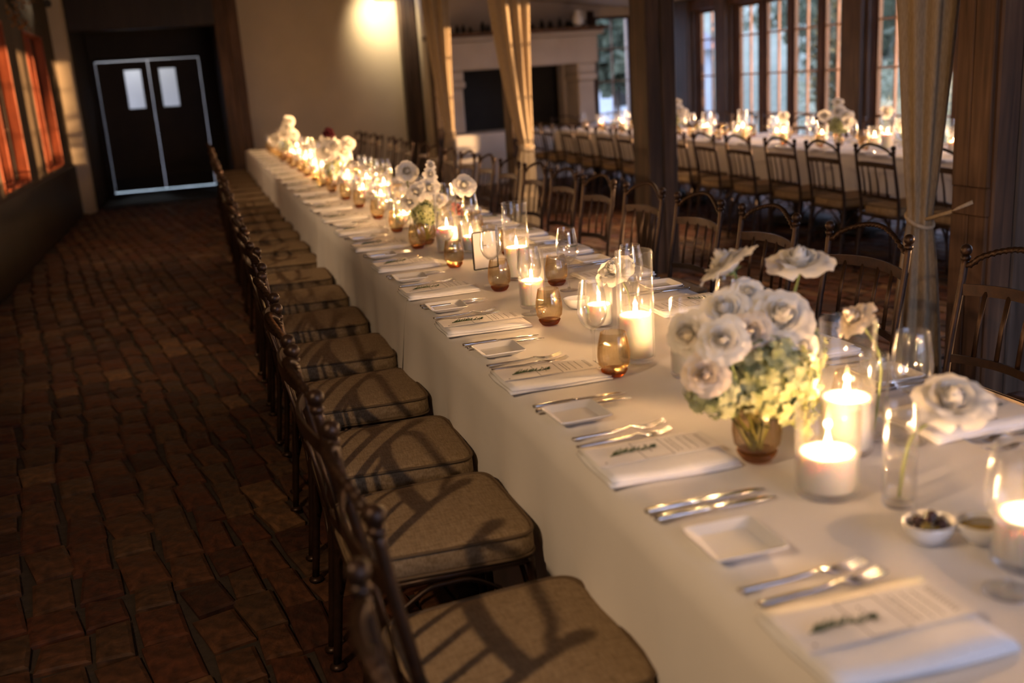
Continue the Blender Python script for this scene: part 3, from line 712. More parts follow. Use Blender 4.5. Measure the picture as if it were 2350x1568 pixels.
# ------------------------------------------------------------------ tables and cloths
TX0, TX1, TZ = .65, 1.575, .75
SEG = [(.25, 3.52), (3.52, 6.17), (6.17, 8.8), (8.8, 11.4), (11.4, 15.15)]
SEGW = ['nearest', 'second', 'third', 'fourth', 'farthest']
def table(x0, x1, y0, y1, label, group, ped=False):
    t = empty('dining_table', ((x0 + x1) / 2, (y0 + y1) / 2, 0)); tag(t, label, 'table', group)
    cx, cy = (x0 + x1) / 2, (y0 + y1) / 2
    MB().box(x0 + .03 - cx, x1 - .03 - cx, y0 + .01 - cy, y1 - .01 - cy, .70, .738, .004).build('table_top', 'darkwood', t)
    for sx in ((-1, 1) if not ped else (0,)):
        for sy in (-1, 1):
            x = sx * (x1 - x0) * .38; y = sy * (y1 - y0) * (.36 if ped else .40)
            if ped:
                MB().lathe([(0, .04), (.30, .04), (.30, .06), (.05, .09), (.045, .70), (0, .70)], 20, (x, y, 0)).build('pedestal', 'black', t)
                for q in range(4): MB().box(x + .27 * math.cos(q * PI / 2) - .03, x + .27 * math.cos(q * PI / 2) + .03, y + .27 * math.sin(q * PI / 2) - .03, y + .27 * math.sin(q * PI / 2) + .03, 0, .045, .005).build('foot', 'black', t)
            else: MB().box(x - .03, x + .03, y - .03, y + .03, 0, .70, .004).build('leg', 'darkwood', t)
    return t
def cloth(x0, x1, y0, y1, z, hang, label, group, seed, endlo, endhi):
    r = random.Random(seed); c = []
    pA = [r.uniform(0, 6.28) for _ in range(6)]
    top_n = 14; sd_n = 10; ny = max(24, int((y1 - y0) / .055))
    width = x1 - x0
    def side_off(y, d, s):
        w = d / hang
        fl = .022 * math.sin(y * 11 + pA[0] + s + .8 * math.sin(y * 3)) + .020 * math.sin(y * 21.7 + pA[1] + 2 * s) + .014 * math.sin(y * 5.1 + pA[2])
        e = 0
        if not endlo: e += math.exp(-((y - y0) / .16) ** 2)
        if not endhi: e += 1.35 * math.exp(-((y1 - y) / .20) ** 2)
        return w * (fl * (.35 + .65 * w) + .020 + .05 * e) * (1.0 if hang > .45 else .5)
    mb = MB()
    us = [('L', k) for k in range(sd_n, 0, -1)] + [('T', k) for k in range(top_n + 1)] + [('R', k) for k in range(1, sd_n + 1)]
    def pt(u, y):
        kind, k = u
        if kind == 'T':
            x = x0 + width * k / top_n
            zz = z + .0012 * math.sin(y * 9 + x * 11 + pA[3]) + .0010 * math.sin(y * 21 - x * 17 + pA[4])
            if k in (0, top_n): zz -= .004
            return (x, y, zz)
        d = hang * k / sd_n; s = -1 if kind == 'L' else 1
        return ((x0 if s < 0 else x1) + s * (side_off(y, d, s) + .006), y, z - .006 - d)
    ysl = [y0 + (y1 - y0) * j / ny for j in range(ny + 1)]
    rows = []
    if endlo:   # cloth hangs over the end too
        for k in range(sd_n, 0, -1): rows.append([(p[0], p[1] - .02 - .03 * k / sd_n + .012 * math.sin(p[0] * 18) * k / sd_n, min(p[2], z - .006 - hang * k / sd_n)) for p in [pt(u, y0) for u in us]])
    rows += [[pt(u, y) for u in us] for y in ysl]
    if endhi:
        for k in range(1, sd_n + 1): rows.append([(p[0], p[1] + .02 + .03 * k / sd_n + .012 * math.sin(p[0] * 18) * k / sd_n, min(p[2], z - .006 - hang * k / sd_n)) for p in [pt(u, y1) for u in us]])
    nu = len(us); vs = [p for rw in rows for p in rw]
    fs = [(j * nu + i, j * nu + i + 1, (j + 1) * nu + i + 1, (j + 1) * nu + i) for j in range(len(rows) - 1) for i in range(nu - 1)]
    mb.add(vs, fs); o = mb.build('tablecloth', 'cloth')
    return tag(o, label, 'tablecloth', group)
for i, (a, b) in enumerate(SEG):
    table(TX0, TX1, a, b, '%s table under the white cloths of the long table' % SEGW[i], 'tables of the long row')
    cloth(TX0, TX1, a, b, TZ - .0035 + .0012 * (i % 2), .64, '%s white tablecloth hanging over the long table' % SEGW[i], 'white cloths on the long table', 40 + i, i == 0, i == len(SEG) - 1)
SEG2 = [(4.9, 7.8), (7.8, 10.7), (10.7, 13.6)]
for i, (a, b) in enumerate(SEG2):
    table(T2X0, T2X1, a, b, '%s table of the row along the windows' % ('right', 'middle', 'left')[i], 'tables along the windows', True)
    cloth(T2X0, T2X1, a, b, TZ - .002, .36, '%s white tablecloth on the row of tables along the windows' % ('right hand', 'middle', 'left hand')[i], 'white cloths on the window tables', 60 + i, i == 0, i == 2)

# ------------------------------------------------------------------ table ware prototypes (built at the origin, facing +x = towards the table middle)
def loft(mb, secs):   # secs: (x, y_centre, half_w, z, half_t): box-like bar with chamfered sections
    vs = []; n = 8
    for x, yc, w, z, t in secs:
        b = min(w, t) * .5
        vs += [(x, yc - w, z - t + b), (x, yc - w + b, z - t), (x, yc + w - b, z - t), (x, yc + w, z - t + b), (x, yc + w, z + t - b), (x, yc + w - b, z + t), (x, yc - w + b, z + t), (x, yc - w, z + t - b)]
    m = len(secs); fs = [(i * n + k, i * n + (k + 1) % n, (i + 1) * n + (k + 1) % n, (i + 1) * n + k) for i in range(m - 1) for k in range(n)]
    fs += [tuple(range(n))[::-1], tuple((m - 1) * n + k for k in range(n))]
    mb.add(vs, fs); return mb
def make_fork():
    f = empty('dinner_fork'); L0 = .215
    loft(MB(), [(0, 0, .0048, .0035, .0022), (.01, 0, .0052, .0035, .0026), (.09, 0, .0042, .004, .0024), (.12, 0, .0028, .006, .0017), (.135, 0, .0028, .0095, .0014)]).build('handle', 'steel', f)
    h = loft(MB(), [(.133, 0, .003, .0095, .0013), (.143, 0, .0080, .008, .0009), (.155, 0, .0115, .0045, .0008), (.168, 0, .012, .0028, .0008)]).build('head', 'steel', f)
    for k in range(4):
        y = -.0105 + .007 * k
        loft(MB(), [(.165, y, .0015, .003, .0008), (.185, y, .0014, .0035, .0008), (.205, y, .0012, .0075, .0007), (L0, y * .96, .0006, .0115, .0005)]).build('tine', 'steel', h)
    return f
def make_knife():
    k = empty('table_knife')
    loft(MB(), [(0, 0, .0052, .0048, .0035), (.006, 0, .0062, .0048, .0042), (.10, 0, .0052, .0048, .0040), (.108, 0, .0042, .0048, .003)]).build('handle', 'steel', k)
    loft(MB(), [(.106, .0, .0035, .0045, .0016), (.118, .001, .008, .004, .0011), (.18, .002, .0095, .0035, .0009), (.215, .001, .0075, .0032, .0007), (.235, -.003, .002, .003, .0004)]).build('blade', 'steel', k)
    return k
def make_plate():
    mb = MB(); h = .065; prof = [(0, 0, .62), (.0, .001, .72), (.016, .016, 1.0), (.018, .0165, 1.0), (.018, .0165, .955), (.006, .0055, .66)]
    vs = []; N = 32
    def ol(k, s):
        a = 2 * PI * (k + .5) / N; ca, sa = math.cos(a), math.sin(a); e = .16
        return (math.copysign(abs(ca) ** e, ca) * h * s, math.copysign(abs(sa) ** e, sa) * h * s)
    rows = [(.0, .62), (.002, .70), (.0145, 1.0), (.0165, .995), (.0165, .955), (.0055, .66)]
    for z, s in rows: vs += [(*ol(k, s), z) for k in range(N)]
    fs = [(i * N + k, i * N + (k + 1) % N, (i + 1) * N + (k + 1) % N, (i + 1) * N + k) for i in range(len(rows) - 1) for k in range(N)]
    fs += [tuple(range(N))[::-1], tuple((len(rows) - 1) * N + k for k in range(N))]
    return mb.add(vs, fs, False).mesh('side_plate', M['porcelain'])
def make_napkin():
    n = empty('folded_napkin')
    def sheet(x0, x1, y0, y1, z0, z1, ph, name):
        mb = MB(); nx = 14; ny = 6; vs = []; 
        for top in (0, 1):
            for j in range(ny + 1):
                for i in range(nx + 1):
                    u = i / nx; v = j / ny; w = .0012 * math.sin(u * 9 + ph) + .001 * math.sin(v * 5 + u * 4 + ph)
                    ed = -.0025 if (i in (0, nx) or j in (0, ny)) and top else 0
                    vs.append((x0 + (x1 - x0) * u + .002 * math.sin(v * 7 + ph), y0 + (y1 - y0) * v + .003 * math.sin(u * 6 + ph), (z1 + w + ed) if top else z0 + max(0, w) * .0))
        st = (nx + 1) * (ny + 1); fs = []
        for j in range(ny):
            for i in range(nx):
                a = j * (nx + 1) + i; fs.append((a, a + nx + 1, a + nx + 2, a + 1)); a += st; fs.append((a, a + 1, a + nx + 2, a + nx + 1))
        for i in range(nx):
            fs.append((i, i + 1, st + i + 1, st + i)); a = ny * (nx + 1) + i; fs.append((a + 1, a, st + a, st + a + 1))
        for j in range(ny):
            a = j * (nx + 1); fs.append((a + nx + 1, a, st + a, st + a + nx + 1)); a += nx; fs.append((a, a + nx + 1, st + a + nx + 1, st + a))
        mb.add(vs, fs).build(name, 'napkin', n)
    sheet(0, .272, -.098, .098, 0, .0065, .3, 'fold'); sheet(.004, .268, -.098, .092, .007, .0135, 1.7, 'fold')
    return n
def make_menu():
    m = empty('menu_card')
    MB().box(0, .262, -.048, .048, 0, .0007).build('card', 'paper', m)
    ink = MB(); z0, z1 = .0007, .0009
    ax0, ax1, ay = .098, .158, .046       # outlined name panel
    ink.box(ax0, ax0 + .0013, -ay, ay, z0, z1).box(ax1, ax1 + .0013, -ay, ay, z0, z1).box(ax0, ax1, -ay, -ay + .001, z0, z1).box(ax0, ax1, ay - .001, ay, z0, z1)
    ink.build('outline', 'ink', m)
    tx = MB(); r = random.Random(8)
    for line in range(6):      # menu text lines, too small to read in the photograph
        x = .172 + line * .0085; y = .034
        if line in (2, 4): continue
        while y > -.03:
            w = r.uniform(.004, .011); tx.box(x, x + .0018, y - w, y, z0, z1); y -= w + .0028
    for q in range(9):         # heading
        y = .032 - q * .0075; tx.box(.236, .2375, y - .004, y, z0, z1).box(.236, .246, y - .0012, y, z0, z1)
    tx.box(.016, .020, -.036, -.032, z0, z1)
    for q in range(5): tx.box(.122 + .001 * (q % 2), .1245 + .001 * (q % 2), .022 - q * .009, .027 - q * .009, z0, z1)
    tx.build('print', 'ink', m); return m
def make_rosemary():
    e = empty('rosemary_sprig'); r = random.Random(4)
    path = lerp_path([(0, 0, .003), (.035, .004, .004), (.07, .001, .005), (.095, -.004, .006)], 12)
    MB().tube(path, [.0013 - .0008 * i / 12 for i in range(13)], 5).build('stem', 'rosemary', e); mb = MB()
    for i in range(95):
        t = r.uniform(.05, 1) * 12; k = min(int(t), 11); p = path[k].lerp(path[k + 1], t - k)
        a = r.uniform(0, 2 * PI); d = Vector((.75, math.cos(a), abs(math.sin(a)) * .65)).normalized() * r.uniform(.010, .019) * (1.1 - .45 * t / 12)
        sd = d.cross(Vector((r.uniform(-1, 1), r.uniform(-1, 1), 1))).normalized() * .0011
        mb.add([p - sd, p + sd, p + d * .6 + sd * .9, p + d, p + d * .6 - sd * .9], [(0, 1, 2, 3, 4)])
    o = mb.build('needles', 'rosemary', e); o['kind'] = 'stuff'; return e
fork, knife, napkin, menu, sprig = make_fork(), make_knife(), make_napkin(), make_menu(), make_rosemary()
plate_me = make_plate()
side_n = {'aisle': 'aisle side', 'far': 'far side'}
def setting(y, side, i):
    s = 1 if side == 'aisle' else -1
    X = lambda d: (TX0 + d) if s > 0 else (TX1 - d)
    rz = 0 if s > 0 else PI
    w = ', %s place from the camera, %s of the long table' % (ORD[i], side_n[side])
    g = ' along the %s' % side_n[side]
    j = .006
    place(napkin, (X(-.004), y + J(j), TZ + .0005), rz + J(.03), 'white folded napkin' + w, 'napkin', 'napkins' + g)
    mr = rz + J(.03); my = y + s * .02 + J(j)
    place(menu, (X(.004), my, TZ + .0162), mr, 'white menu card' + w, 'menu card', 'menu cards' + g)
    place(sprig, (X(.035 + J(.008)), my - s * .012 + J(.006), TZ + .0175), mr + J(.18), 'green rosemary sprig' + w, 'rosemary', 'rosemary sprigs' + g)
    for k, (d, nm) in enumerate(((.120, 'inner'), (.163, 'outer'))):
        place(fork, (X(.016 + J(.004)), y + s * (d + .005) + J(.004), TZ + .0008), rz + J(.03), nm + ' steel fork' + w, 'fork', 'forks' + g)
    for k, (d, nm) in enumerate(((-.225, 'inner'), (-.262, 'outer'))):
        place(knife, (X(.010 + J(.004)), y + s * d + J(.004), TZ + .0012), rz + J(.03), nm + ' steel knife' + w, 'knife', 'knives' + g)
    p = link('side_plate', plate_me, None, (X(.088 + J(.006)), y + s * .30 + J(.008), TZ + .0005), rz + J(.05))
    tag(p, 'square white side plate' + w, 'plate', 'side plates' + g)
SL = [1.0, 1.70, 2.335, 2.97, 3.57, 4.19]
while SL[-1] < 14.4: SL.append(SL[-1] + .61)
SR = [1.0, 1.61, 2.22, 2.85, 3.47, 4.08]
while SR[-1] < 14.4: SR.append(SR[-1] + .61)
for i, y in enumerate(SL): setting(y, 'aisle', i)
for i, y in enumerate(SR): setting(y, 'far', i)

# glassware
def make_wine():
    w = empty('wine_glass')
    o = [(.006, .098), (.016, .102), (.030, .116), (.0385, .138), (.0395, .158), (.036, .190), (.0305, .226)]
    inn = [(.0297, .226), (.0351, .190), (.0385, .158), (.0375, .139), (.029, .118), (.015, .105), (.0, .103)]
    MB().lathe([(.0, .098)] + o + [(.0302, .2268)] + inn, 36).build('bowl', 'winegl', w)
    MB().lathe([(.0045, .004), (.0036, .03), (.0033, .06), (.004, .085), (.007, .099)], 14).build('stem', 'winegl', w)
    MB().lathe([(0, 0), (.034, 0), (.035, .0012), (.020, .003), (.006, .006), (.004, .012), (0, .012)], 36).build('foot', 'winegl', w)
    return w
def make_tumbler():
    t = empty('amber_tumbler'); n = 96; rib = 24; am = .012
    o = [(.024, .003), (.031, .010), (.0385, .030), (.0415, .052), (.040, .075), (.0355, .098), (.032, .114)]
    inn = [(.0312, .114), (.0347, .098), (.0392, .075), (.0407, .052), (.0375, .031), (.029, .014), (0, .012)]
    MB().lathe([(.0, .0115)] + [(r_, z) for r_, z in o if z > .011] + [(.0316, .1146)] + inn[:-1] + [(0, .0125)], n, rib=rib, amp=am).build('body', 'amber', t)
    MB().lathe([(0, 0), (.022, 0), (.0255, .002), (.031, .009), (.0345, .0165), (.028, .0150), (.015, .0135), (0, .013)], 40).build('base', 'amber_dark', t)
    MB().lathe([(0, .0145), (.029, .0155), (.0372, .032), (.0402, .052), (.0388, .0745), (.0375, .078), (0, .078)], 36).build('water', 'water', t)
    return t
wine, tumbler = make_wine(), make_tumbler()
WG = {'a': 0, 'f': 0}; TG = {'a': 0, 'f': 0}
def put_wine(x, y, s):
    k = WG[s]; WG[s] += 1
    place(wine, (x, y, TZ + .0008), J(3), 'clear wine glass, %s from the camera along the %s of the long table' % (ORD[k], side_n['aisle' if s == 'a' else 'far']), 'wine glass', 'wine glasses on the long table')
def put_tumbler(x, y, s):
    k = TG[s]; TG[s] += 1
    place(tumbler, (x, y, TZ + .0008), J(3), 'ribbed amber water glass, %s from the camera along the %s of the long table' % (ORD[k], side_n['aisle' if s == 'a' else 'far']), 'tumbler', 'amber tumblers on the long table')
for x, y in [(1.01, 1.02), (.925, 2.375), (.969, 3.03), (.992, 3.56), (.955, 4.12), (.90, 4.78)]: put_wine(x, y, 'a')
for x, y in [(.935, 2.264), (.973, 2.865), (.988, 3.455), (.962, 4.03), (.934, 4.629), (.955, 5.256), (.963, 5.885)]: put_tumbler(x, y, 'a')
for x, y in [(1.27, 1.56), (1.24, 2.22), (1.238, 2.83), (1.203, 3.306), (1.235, 4.75)]: put_wine(x, y, 'f')
for x, y in [(1.235, 1.70), (1.28, 2.35), (1.198, 3.419), (1.24, 4.15)]: put_tumbler(x, y, 'f')
for y in SL:
    if y > 5: put_wine(.945 + J(.015), y + .06 + J(.05), 'a')
    if y > 6.2: put_tumbler(.945 + J(.02), y - .12 + J(.04), 'a')
for y in SR:
    if y > 5: put_wine(1.265 + J(.015), y + J(.05), 'f')
    if y > 4.6: put_tumbler(1.27 + J(.02), y + .17 + J(.04), 'f')

# ------------------------------------------------------------------ candles in glass cylinders
CANDLE_W = 3.1
def holder_mesh(r, h):
    return MB().lathe([(0, 0), (r * .92, 0), (r, .006), (r, h - .003), (r - .0004, h - .0008), (r - .0014, h), (r - .0026, h - .0008), (r - .003, h - .003), (r - .003, .012), (0, .011)], 40).mesh('cylinder', M['glass'])
def wax_mesh(r, h):
    return MB().lathe([(0, 0), (r * .96, 0), (r, .004), (r, h - .004), (r * .97, h), (r * .8, h - .003), (r * .3, h - .006), (0, h - .006)], 32).mesh('wax', M['wax'])
flame_me = MB().lathe([(0, 0), (.0035, .003), (.0058, .009), (.0060, .014), (.0045, .021), (.0024, .029), (0, .037)], 14).mesh('flame', M['flame'])
wick_me = MB().tube([(0, 0, -.004), (.0006, 0, .005), (.0016, 0, .011)], .0012, 6).mesh('wick', M['wick'])
_hm = {}; CN = [0]
SIZES = {'tall': (.049, .296, .113), 'large': (.053, .268, .100), 'mid': (.044, .20, .082), 'low': (.056, .165, .066), 'votive': (.042, .147, .062)}
def candle(x, y, kind, label, hlabel, lit=True, z=TZ, power=1.0, group='candles on the long table', s=1.0):
    r, h, w = SIZES[kind]
    if kind not in _hm: _hm[kind] = (holder_mesh(r, h), wax_mesh(r - .006, w))
    a, b = _hm[kind]
    ho = empty('candle_cylinder', (x, y, z + .0008)); tag(ho, hlabel, 'candle holder', 'glass cylinders: ' + group); link('cylinder', a, ho)
    c = empty('pillar_candle', (x, y, z + .0135)); tag(c, label, 'candle', group)
    link('wax', b, c); link('wick', wick_me, c, (0, 0, w - .004))
    fl = link('flame', flame_me, c, (0, 0, w + .001)); sc_ = rnd.uniform(.85, 1.25); fl.scale = (1, 1, sc_)
    light('candle_light', 'POINT', (0, 0, w + .016), CANDLE_W * power, (1.0, .55, .235), radius=.006, parent=c)
near_c = [(1.044, 2.366, 'tall', 'tall candle in the tallest sharp cylinder, behind the amber tumbler'), (1.092, 2.744, 'votive', 'short candle seen through the wine glass left of tallest cylinder'),
          (1.005, 3.125, 'mid', 'candle behind the wine glass in the middle of the table'), (1.114, 3.625, 'tall', 'candle in the tall cylinder beside the table sign'),
          (1.131, 1.572, 'large', 'large candle right of the nearest bouquet'), (.985, 1.42, 'low', 'wide low candle in front of the nearest bouquet'),
          (1.097, 2.171, 'mid', 'candle half hidden behind the nearest bouquet'), (1.10, 1.075, 'low', 'low candle at the right edge beside the dipping oil'),
          (1.035, 4.43, 'large', 'candle in the cylinder left of the second bouquet'), (1.125, 4.35, 'votive', 'low candle right of the second bouquet'), (1.07, 4.98, 'tall', 'tall candle just behind the second bouquet'), (1.02, 5.35, 'low', 'low candle beyond the second bouquet'),
          (1.10, 5.62, 'mid', 'second candle beyond the second bouquet')]
for x, y, k, lb in near_c: candle(x, y, k, 'white lit ' + lb, 'glass cylinder around the ' + lb, power=1.0)
y = 5.95; k = 0; kinds = ['low', 'mid', 'tall', 'votive', 'large', 'mid', 'low', 'tall']
while y < 14.8:
    if min(abs(y - 8.15), abs(y - 12.37)) > .14:
        d = '%s lit white candle beyond the second bouquet along the long table' % ORD[k + 2]
        candle(1.10 + (-.045 if k % 2 else .045) + J(.02), y, kinds[k % 8], d, 'glass cylinder of the ' + d.replace('lit white ', ''), power=1.0); k += 1
    y += .33 + J(.05)

# ------------------------------------------------------------------ flowers
def petal_mesh(t, mat, seed, R=1.0):
    r = random.Random(seed); a1, a2 = r.uniform(-.5, .5), r.uniform(0, 6)
    wa = 1.45 - .70 * t; a3 = r.uniform(0, 6)
    def fn(u, v):
        uu = 2 * u - 1
        ang = uu * wa * math.sin(PI * (.12 + .68 * v)) ** .65
        c = max(0, v - .55)
        rad = .04 + (.12 + .50 * t) * math.sin(v * PI / 2) ** .8 + .95 * t ** .7 * c ** 1.2 - .04 * uu * uu * v + (.020 * math.sin(5 * uu + a2) + .014 * math.sin(9 * uu + a3)) * v * v
        rad *= 1 - (1 - t) ** 2 * 1.5 * c
        z = (.96 - .34 * t) * v ** 1.05 - 1.05 * t ** .8 * c ** 1.4 - .10 * uu * uu * v * v + (.03 * math.sin(4 * uu + a2 + 3 * v) + .02 * math.sin(8 * uu + a3)) * v * v
        return (rad * math.cos(ang + a1 * .1) * R, rad * math.sin(ang + a1 * .1) * R, z * R)
    return MB().grid(fn, 10, 6)
PET = {}
def petals(matname):
    if matname not in PET:
        PET[matname] = [petal_mesh(t, matname, 100 + k).mesh('petal', M[matname]) for k, t in enumerate([.0, .03, .07, .10, .14, .18, .22, .26, .30, .34, .38, .42, .46, .50, .55, .60, .65, .70, .75, .80, .85, .90, .95, 1.0, 1.0, 1.0])]
    return PET[matname]
BLOOM = {}
def bloom_mesh(matname, var):
    if (matname, var) not in BLOOM:
        mb = MB()
        for k, t in enumerate([.0, .05, .1, .15, .2, .26, .32, .38, .45, .52, .6, .68, .76, .84, .92, 1.0, 1.0]):
            p = petal_mesh(t, matname, 300 + 20 * var + k); th = k * 2.399 + var; c, s_ = math.cos(th), math.sin(th)
            mb.add([(x * c - y_ * s_, x * s_ + y_ * c, z) for x, y_, z in p.v], p.f)
        BLOOM[matname, var] = mb.mesh('bloom', M[matname])
    return BLOOM[matname, var]
sep_me = MB()
for k in range(5):
    a = k * 2 * PI / 5
    sep_me.add([(.0, .0, .0), (.22 * math.cos(a - .35), .22 * math.sin(a - .35), .05), (.5 * math.cos(a), .5 * math.sin(a), .02), (.22 * math.cos(a + .35), .22 * math.sin(a + .35), .05)], [(0, 1, 2, 3)])
sep_me.lathe([(0, -.08), (.10, -.05), (.14, .02), (.08, .1)], 10)
sep_me = sep_me.mesh('sepals', M['stem'])
def rose(head, R, foot, axis, label, matname='rose', detail=True, openness=1.0, mid=None, group='white roses', stem_r=.0028):
    """axis: direction the bloom faces; head: world position of the bloom base; foot: world position of the stem end"""
    e = empty('rose', foot); tag(e, label, 'rose', group)
    h = Vector(head) - Vector(foot); q = Vector(axis).normalized().to_track_quat('Z', 'Y')
    if detail:
        for k, me in enumerate(petals(matname)):
            p = link('petal', me, e, h); th = k * 2.399 + R * 50; p.rotation_mode = 'QUATERNION'
            from mathutils import Quaternion
            p.rotation_quaternion = q @ Quaternion((0, 0, 1), th)
            p.scale = (R * openness, R * openness, R)
    else:
        p = link('bloom', bloom_mesh(matname, int(R * 1000) % 3), e, h); p.rotation_mode = 'QUATERNION'; p.rotation_quaternion = q; p.scale = (R * openness, R * openness, R)
    s_ = link('sepals', sep_me, e, h); s_.rotation_mode = 'QUATERNION'; s_.rotation_quaternion = q; s_.scale = (R, R, R)
    mp = Vector(mid) - Vector(foot) if mid else h * .5 + Vector((J(.008), J(.008), 0))
    MB().tube(lerp_path([(0, 0, 0), mp, h - Vector(axis).normalized() * R * .25, h], 14), stem_r, 7).build('stem', 'stem', e)
    return e
VASE = {}
def amber_vase(x, y, label, s=1.12):
    v = empty('amber_vase', (x, y, TZ + .0008)); tag(v, label, 'vase', 'amber glass vases')
    for ch in tumbler.children:
        if ch.name.startswith('water'): continue
        nm = ch.name.split('.')[0]
        if nm not in VASE: VASE[nm] = ch.data.copy(); VASE[nm].materials[0] = M['smoke' if nm == 'body' else 'smoke_dark']
        link(nm, VASE[nm], v).scale = (s, s, s)
    link('water', [c for c in tumbler.children if c.name.startswith('water')][0].data, v).scale = (s, s, s * .9)
    return v
def hydrangea(c, R, foot, label, n=150, seed=1):
    r = random.Random(seed); e = empty('hydrangea', foot); tag(e, label, 'hydrangea', 'green hydrangea heads'); mb = MB(); cc = Vector(c) - Vector(foot)
    for i in range(n):
        ph = math.acos(1 - 1.75 * (i + .5) / n); th = i * 2.39996
        d = Vector((math.sin(ph) * math.cos(th), math.sin(ph) * math.sin(th), math.cos(ph)))
        p = cc + d * R * r.uniform(.82, 1.05); s_ = r.uniform(.010, .0145)
        d = (d + Vector((r.uniform(-.4, .4), r.uniform(-.4, .4), r.uniform(-.4, .4)))).normalized()
        a = d.orthogonal().normalized(); b = d.cross(a)
        for k in range(4):
            t = k * PI / 2 + r.uniform(-.2, .2); u = a * math.cos(t) + b * math.sin(t); w = d.cross(u)
            mb.add([p, p + u * s_ * .6 + w * s_ * .55 + d * .002, p + u * s_ * 1.15 + d * r.uniform(-.003, .005), p + u * s_ * .6 - w * s_ * .55 + d * .002], [(0, 1, 2, 3)])
    MB().ball(cc, R * .80, 16, 10).build('core', 'rosemary', e)
    o = mb.build('florets', 'hydrangea', e); o['kind'] = 'stuff'
    MB().tube(lerp_path([(0, 0, 0), cc * .5, cc], 8), .004, 7).build('stem', 'stem', e); return e
def amaranthus(strands, foot, label, seed=2):
    r = random.Random(seed); e = empty('amaranthus', foot); tag(e, label, 'amaranthus', 'trailing green amaranthus'); F = Vector(foot)
    for st in strands:
        path = lerp_path([Vector(p) - F for p in st], 26); MB().tube(path, .0018, 5).build('stem', 'stem', e); mb = MB()
        for i in range(170):
            t = r.uniform(.25, 1) * 26; k = min(int(t), 25); p = path[k].lerp(path[k + 1], t - k); d = Vector((r.gauss(0, 1), r.gauss(0, 1), r.gauss(0, .8))).normalized()
            p = p + d * r.uniform(.002, .010); s_ = r.uniform(.003, .0055)
            a = d.orthogonal().normalized(); b = d.cross(a)
            mb.add([p + a * s_, p + b * s_, p - a * s_, p - b * s_, p + d * s_ * 1.8, p - d * s_], [(0, 1, 4), (1, 2, 4), (2, 3, 4), (3, 0, 4), (1, 0, 5), (2, 1, 5), (3, 2, 5), (0, 3, 5)])
        o = mb.build('tassel', 'amaranth', e); o['kind'] = 'stuff'
    return e
CAMD = lambda p: (Vector((0, 0, 1.5)) - Vector(p)).normalized()
def facing(p, up=.35, side=(0, 0, 0)): return CAMD(p) + Vector((0, 0, up)) + Vector(side)
# nearest bouquet
VX, VY = .957, 1.61
amber_vase(VX, VY, 'smoky amber vase holding the nearest bouquet', 1.14)
FT = (VX, VY, TZ + .02)
def ft(): return (VX + J(.014), VY + J(.014), TZ + .022)
hydrangea((.995, 1.635, .898), .092, (VX + .008, VY, TZ + .02), 'big green hydrangea head in the middle of the nearest bouquet', 330, 3)
hydrangea((.892, 1.65, .892), .058, (VX - .01, VY, TZ + .02), 'smaller green hydrangea head at the left of the nearest bouquet', 140, 4)
hydrangea((1.095, 1.69, .925), .058, (VX + .012, VY + .01, TZ + .02), 'smaller green hydrangea head at the right back of the nearest bouquet', 140, 5)
def near_rose(p, R, label, mat='rose', up=.35, side=(0, 0, 0), op=1.0, mid=None):
    rose(p, R, ft(), facing(p, up, side), label, mat, True, op, mid)
near_rose((1.040, 1.67, 1.000), .070, 'largest white rose at the top right of the nearest bouquet', up=.5, side=(.35, 0, 0))
near_rose((1.055, 1.655, .955), .056, 'white rose tucked under the largest rose of the nearest bouquet', up=.05, side=(.5, 0, 0))
near_rose((.885, 1.605, 1.000), .051, 'cream rose with open centre at the front of the nearest bouquet', up=.25, side=(-.15, 0, 0))
near_rose((.855, 1.615, .940), .048, 'peach rose low on the left of the nearest bouquet', 'rosepeach', .0, (-.25, 0, 0))
near_rose((.872, 1.705, .995), .051, 'cream rose leaning left out of the nearest bouquet', up=.1, side=(-.9, 0, 0))
near_rose((.955, 1.72, 1.020), .056, 'cream rose at the top left of the nearest bouquet', up=.8, side=(-.3, 0, 0))
near_rose((.968, 1.655, .990), .048, 'peach rose in the middle of the nearest bouquet', 'rosepeach', .4)
near_rose((1.002, 1.725, 1.055), .034, 'small white rose standing above the middle of the nearest bouquet', up=.3, side=(.3, 0, 0))
near_rose((.985, 1.75, 1.095), .061, 'tall white rose turned away above the nearest bouquet', up=.9, side=(-.1, 1.35, 0), op=1.15, mid=(.99, 1.69, .95))
near_rose((1.145, 1.76, 1.080), .058, 'tall white rose tilting right above the nearest bouquet', up=1.3, side=(.35, .5, 0), op=1.25, mid=(1.06, 1.69, .95))
amaranthus([[(VX + .01, VY, .80), (1.01, 1.63, .92), (1.045, 1.61, .93), (1.055, 1.60, .86), (1.05, 1.585, .79)],
            [(VX + .01, VY, .80), (1.02, 1.65, .93), (1.06, 1.62, .94), (1.075, 1.60, .88), (1.07, 1.59, .82)],
            [(VX + .01, VY, .80), (1.0, 1.62, .90), (1.03, 1.585, .90), (1.035, 1.565, .84), (1.03, 1.56, .775)],
            [(VX + .01, VY, .80), (1.03, 1.67, .95), (1.09, 1.66, .96), (1.115, 1.65, .90), (1.11, 1.64, .84)],
            [(VX + .01, VY, .80), (1.0, 1.61, .90), (1.02, 1.58, .885), (1.02, 1.565, .82)]], (VX + .01, VY, TZ + .03), 'yellow green amaranthus trailing down the right of the nearest bouquet')
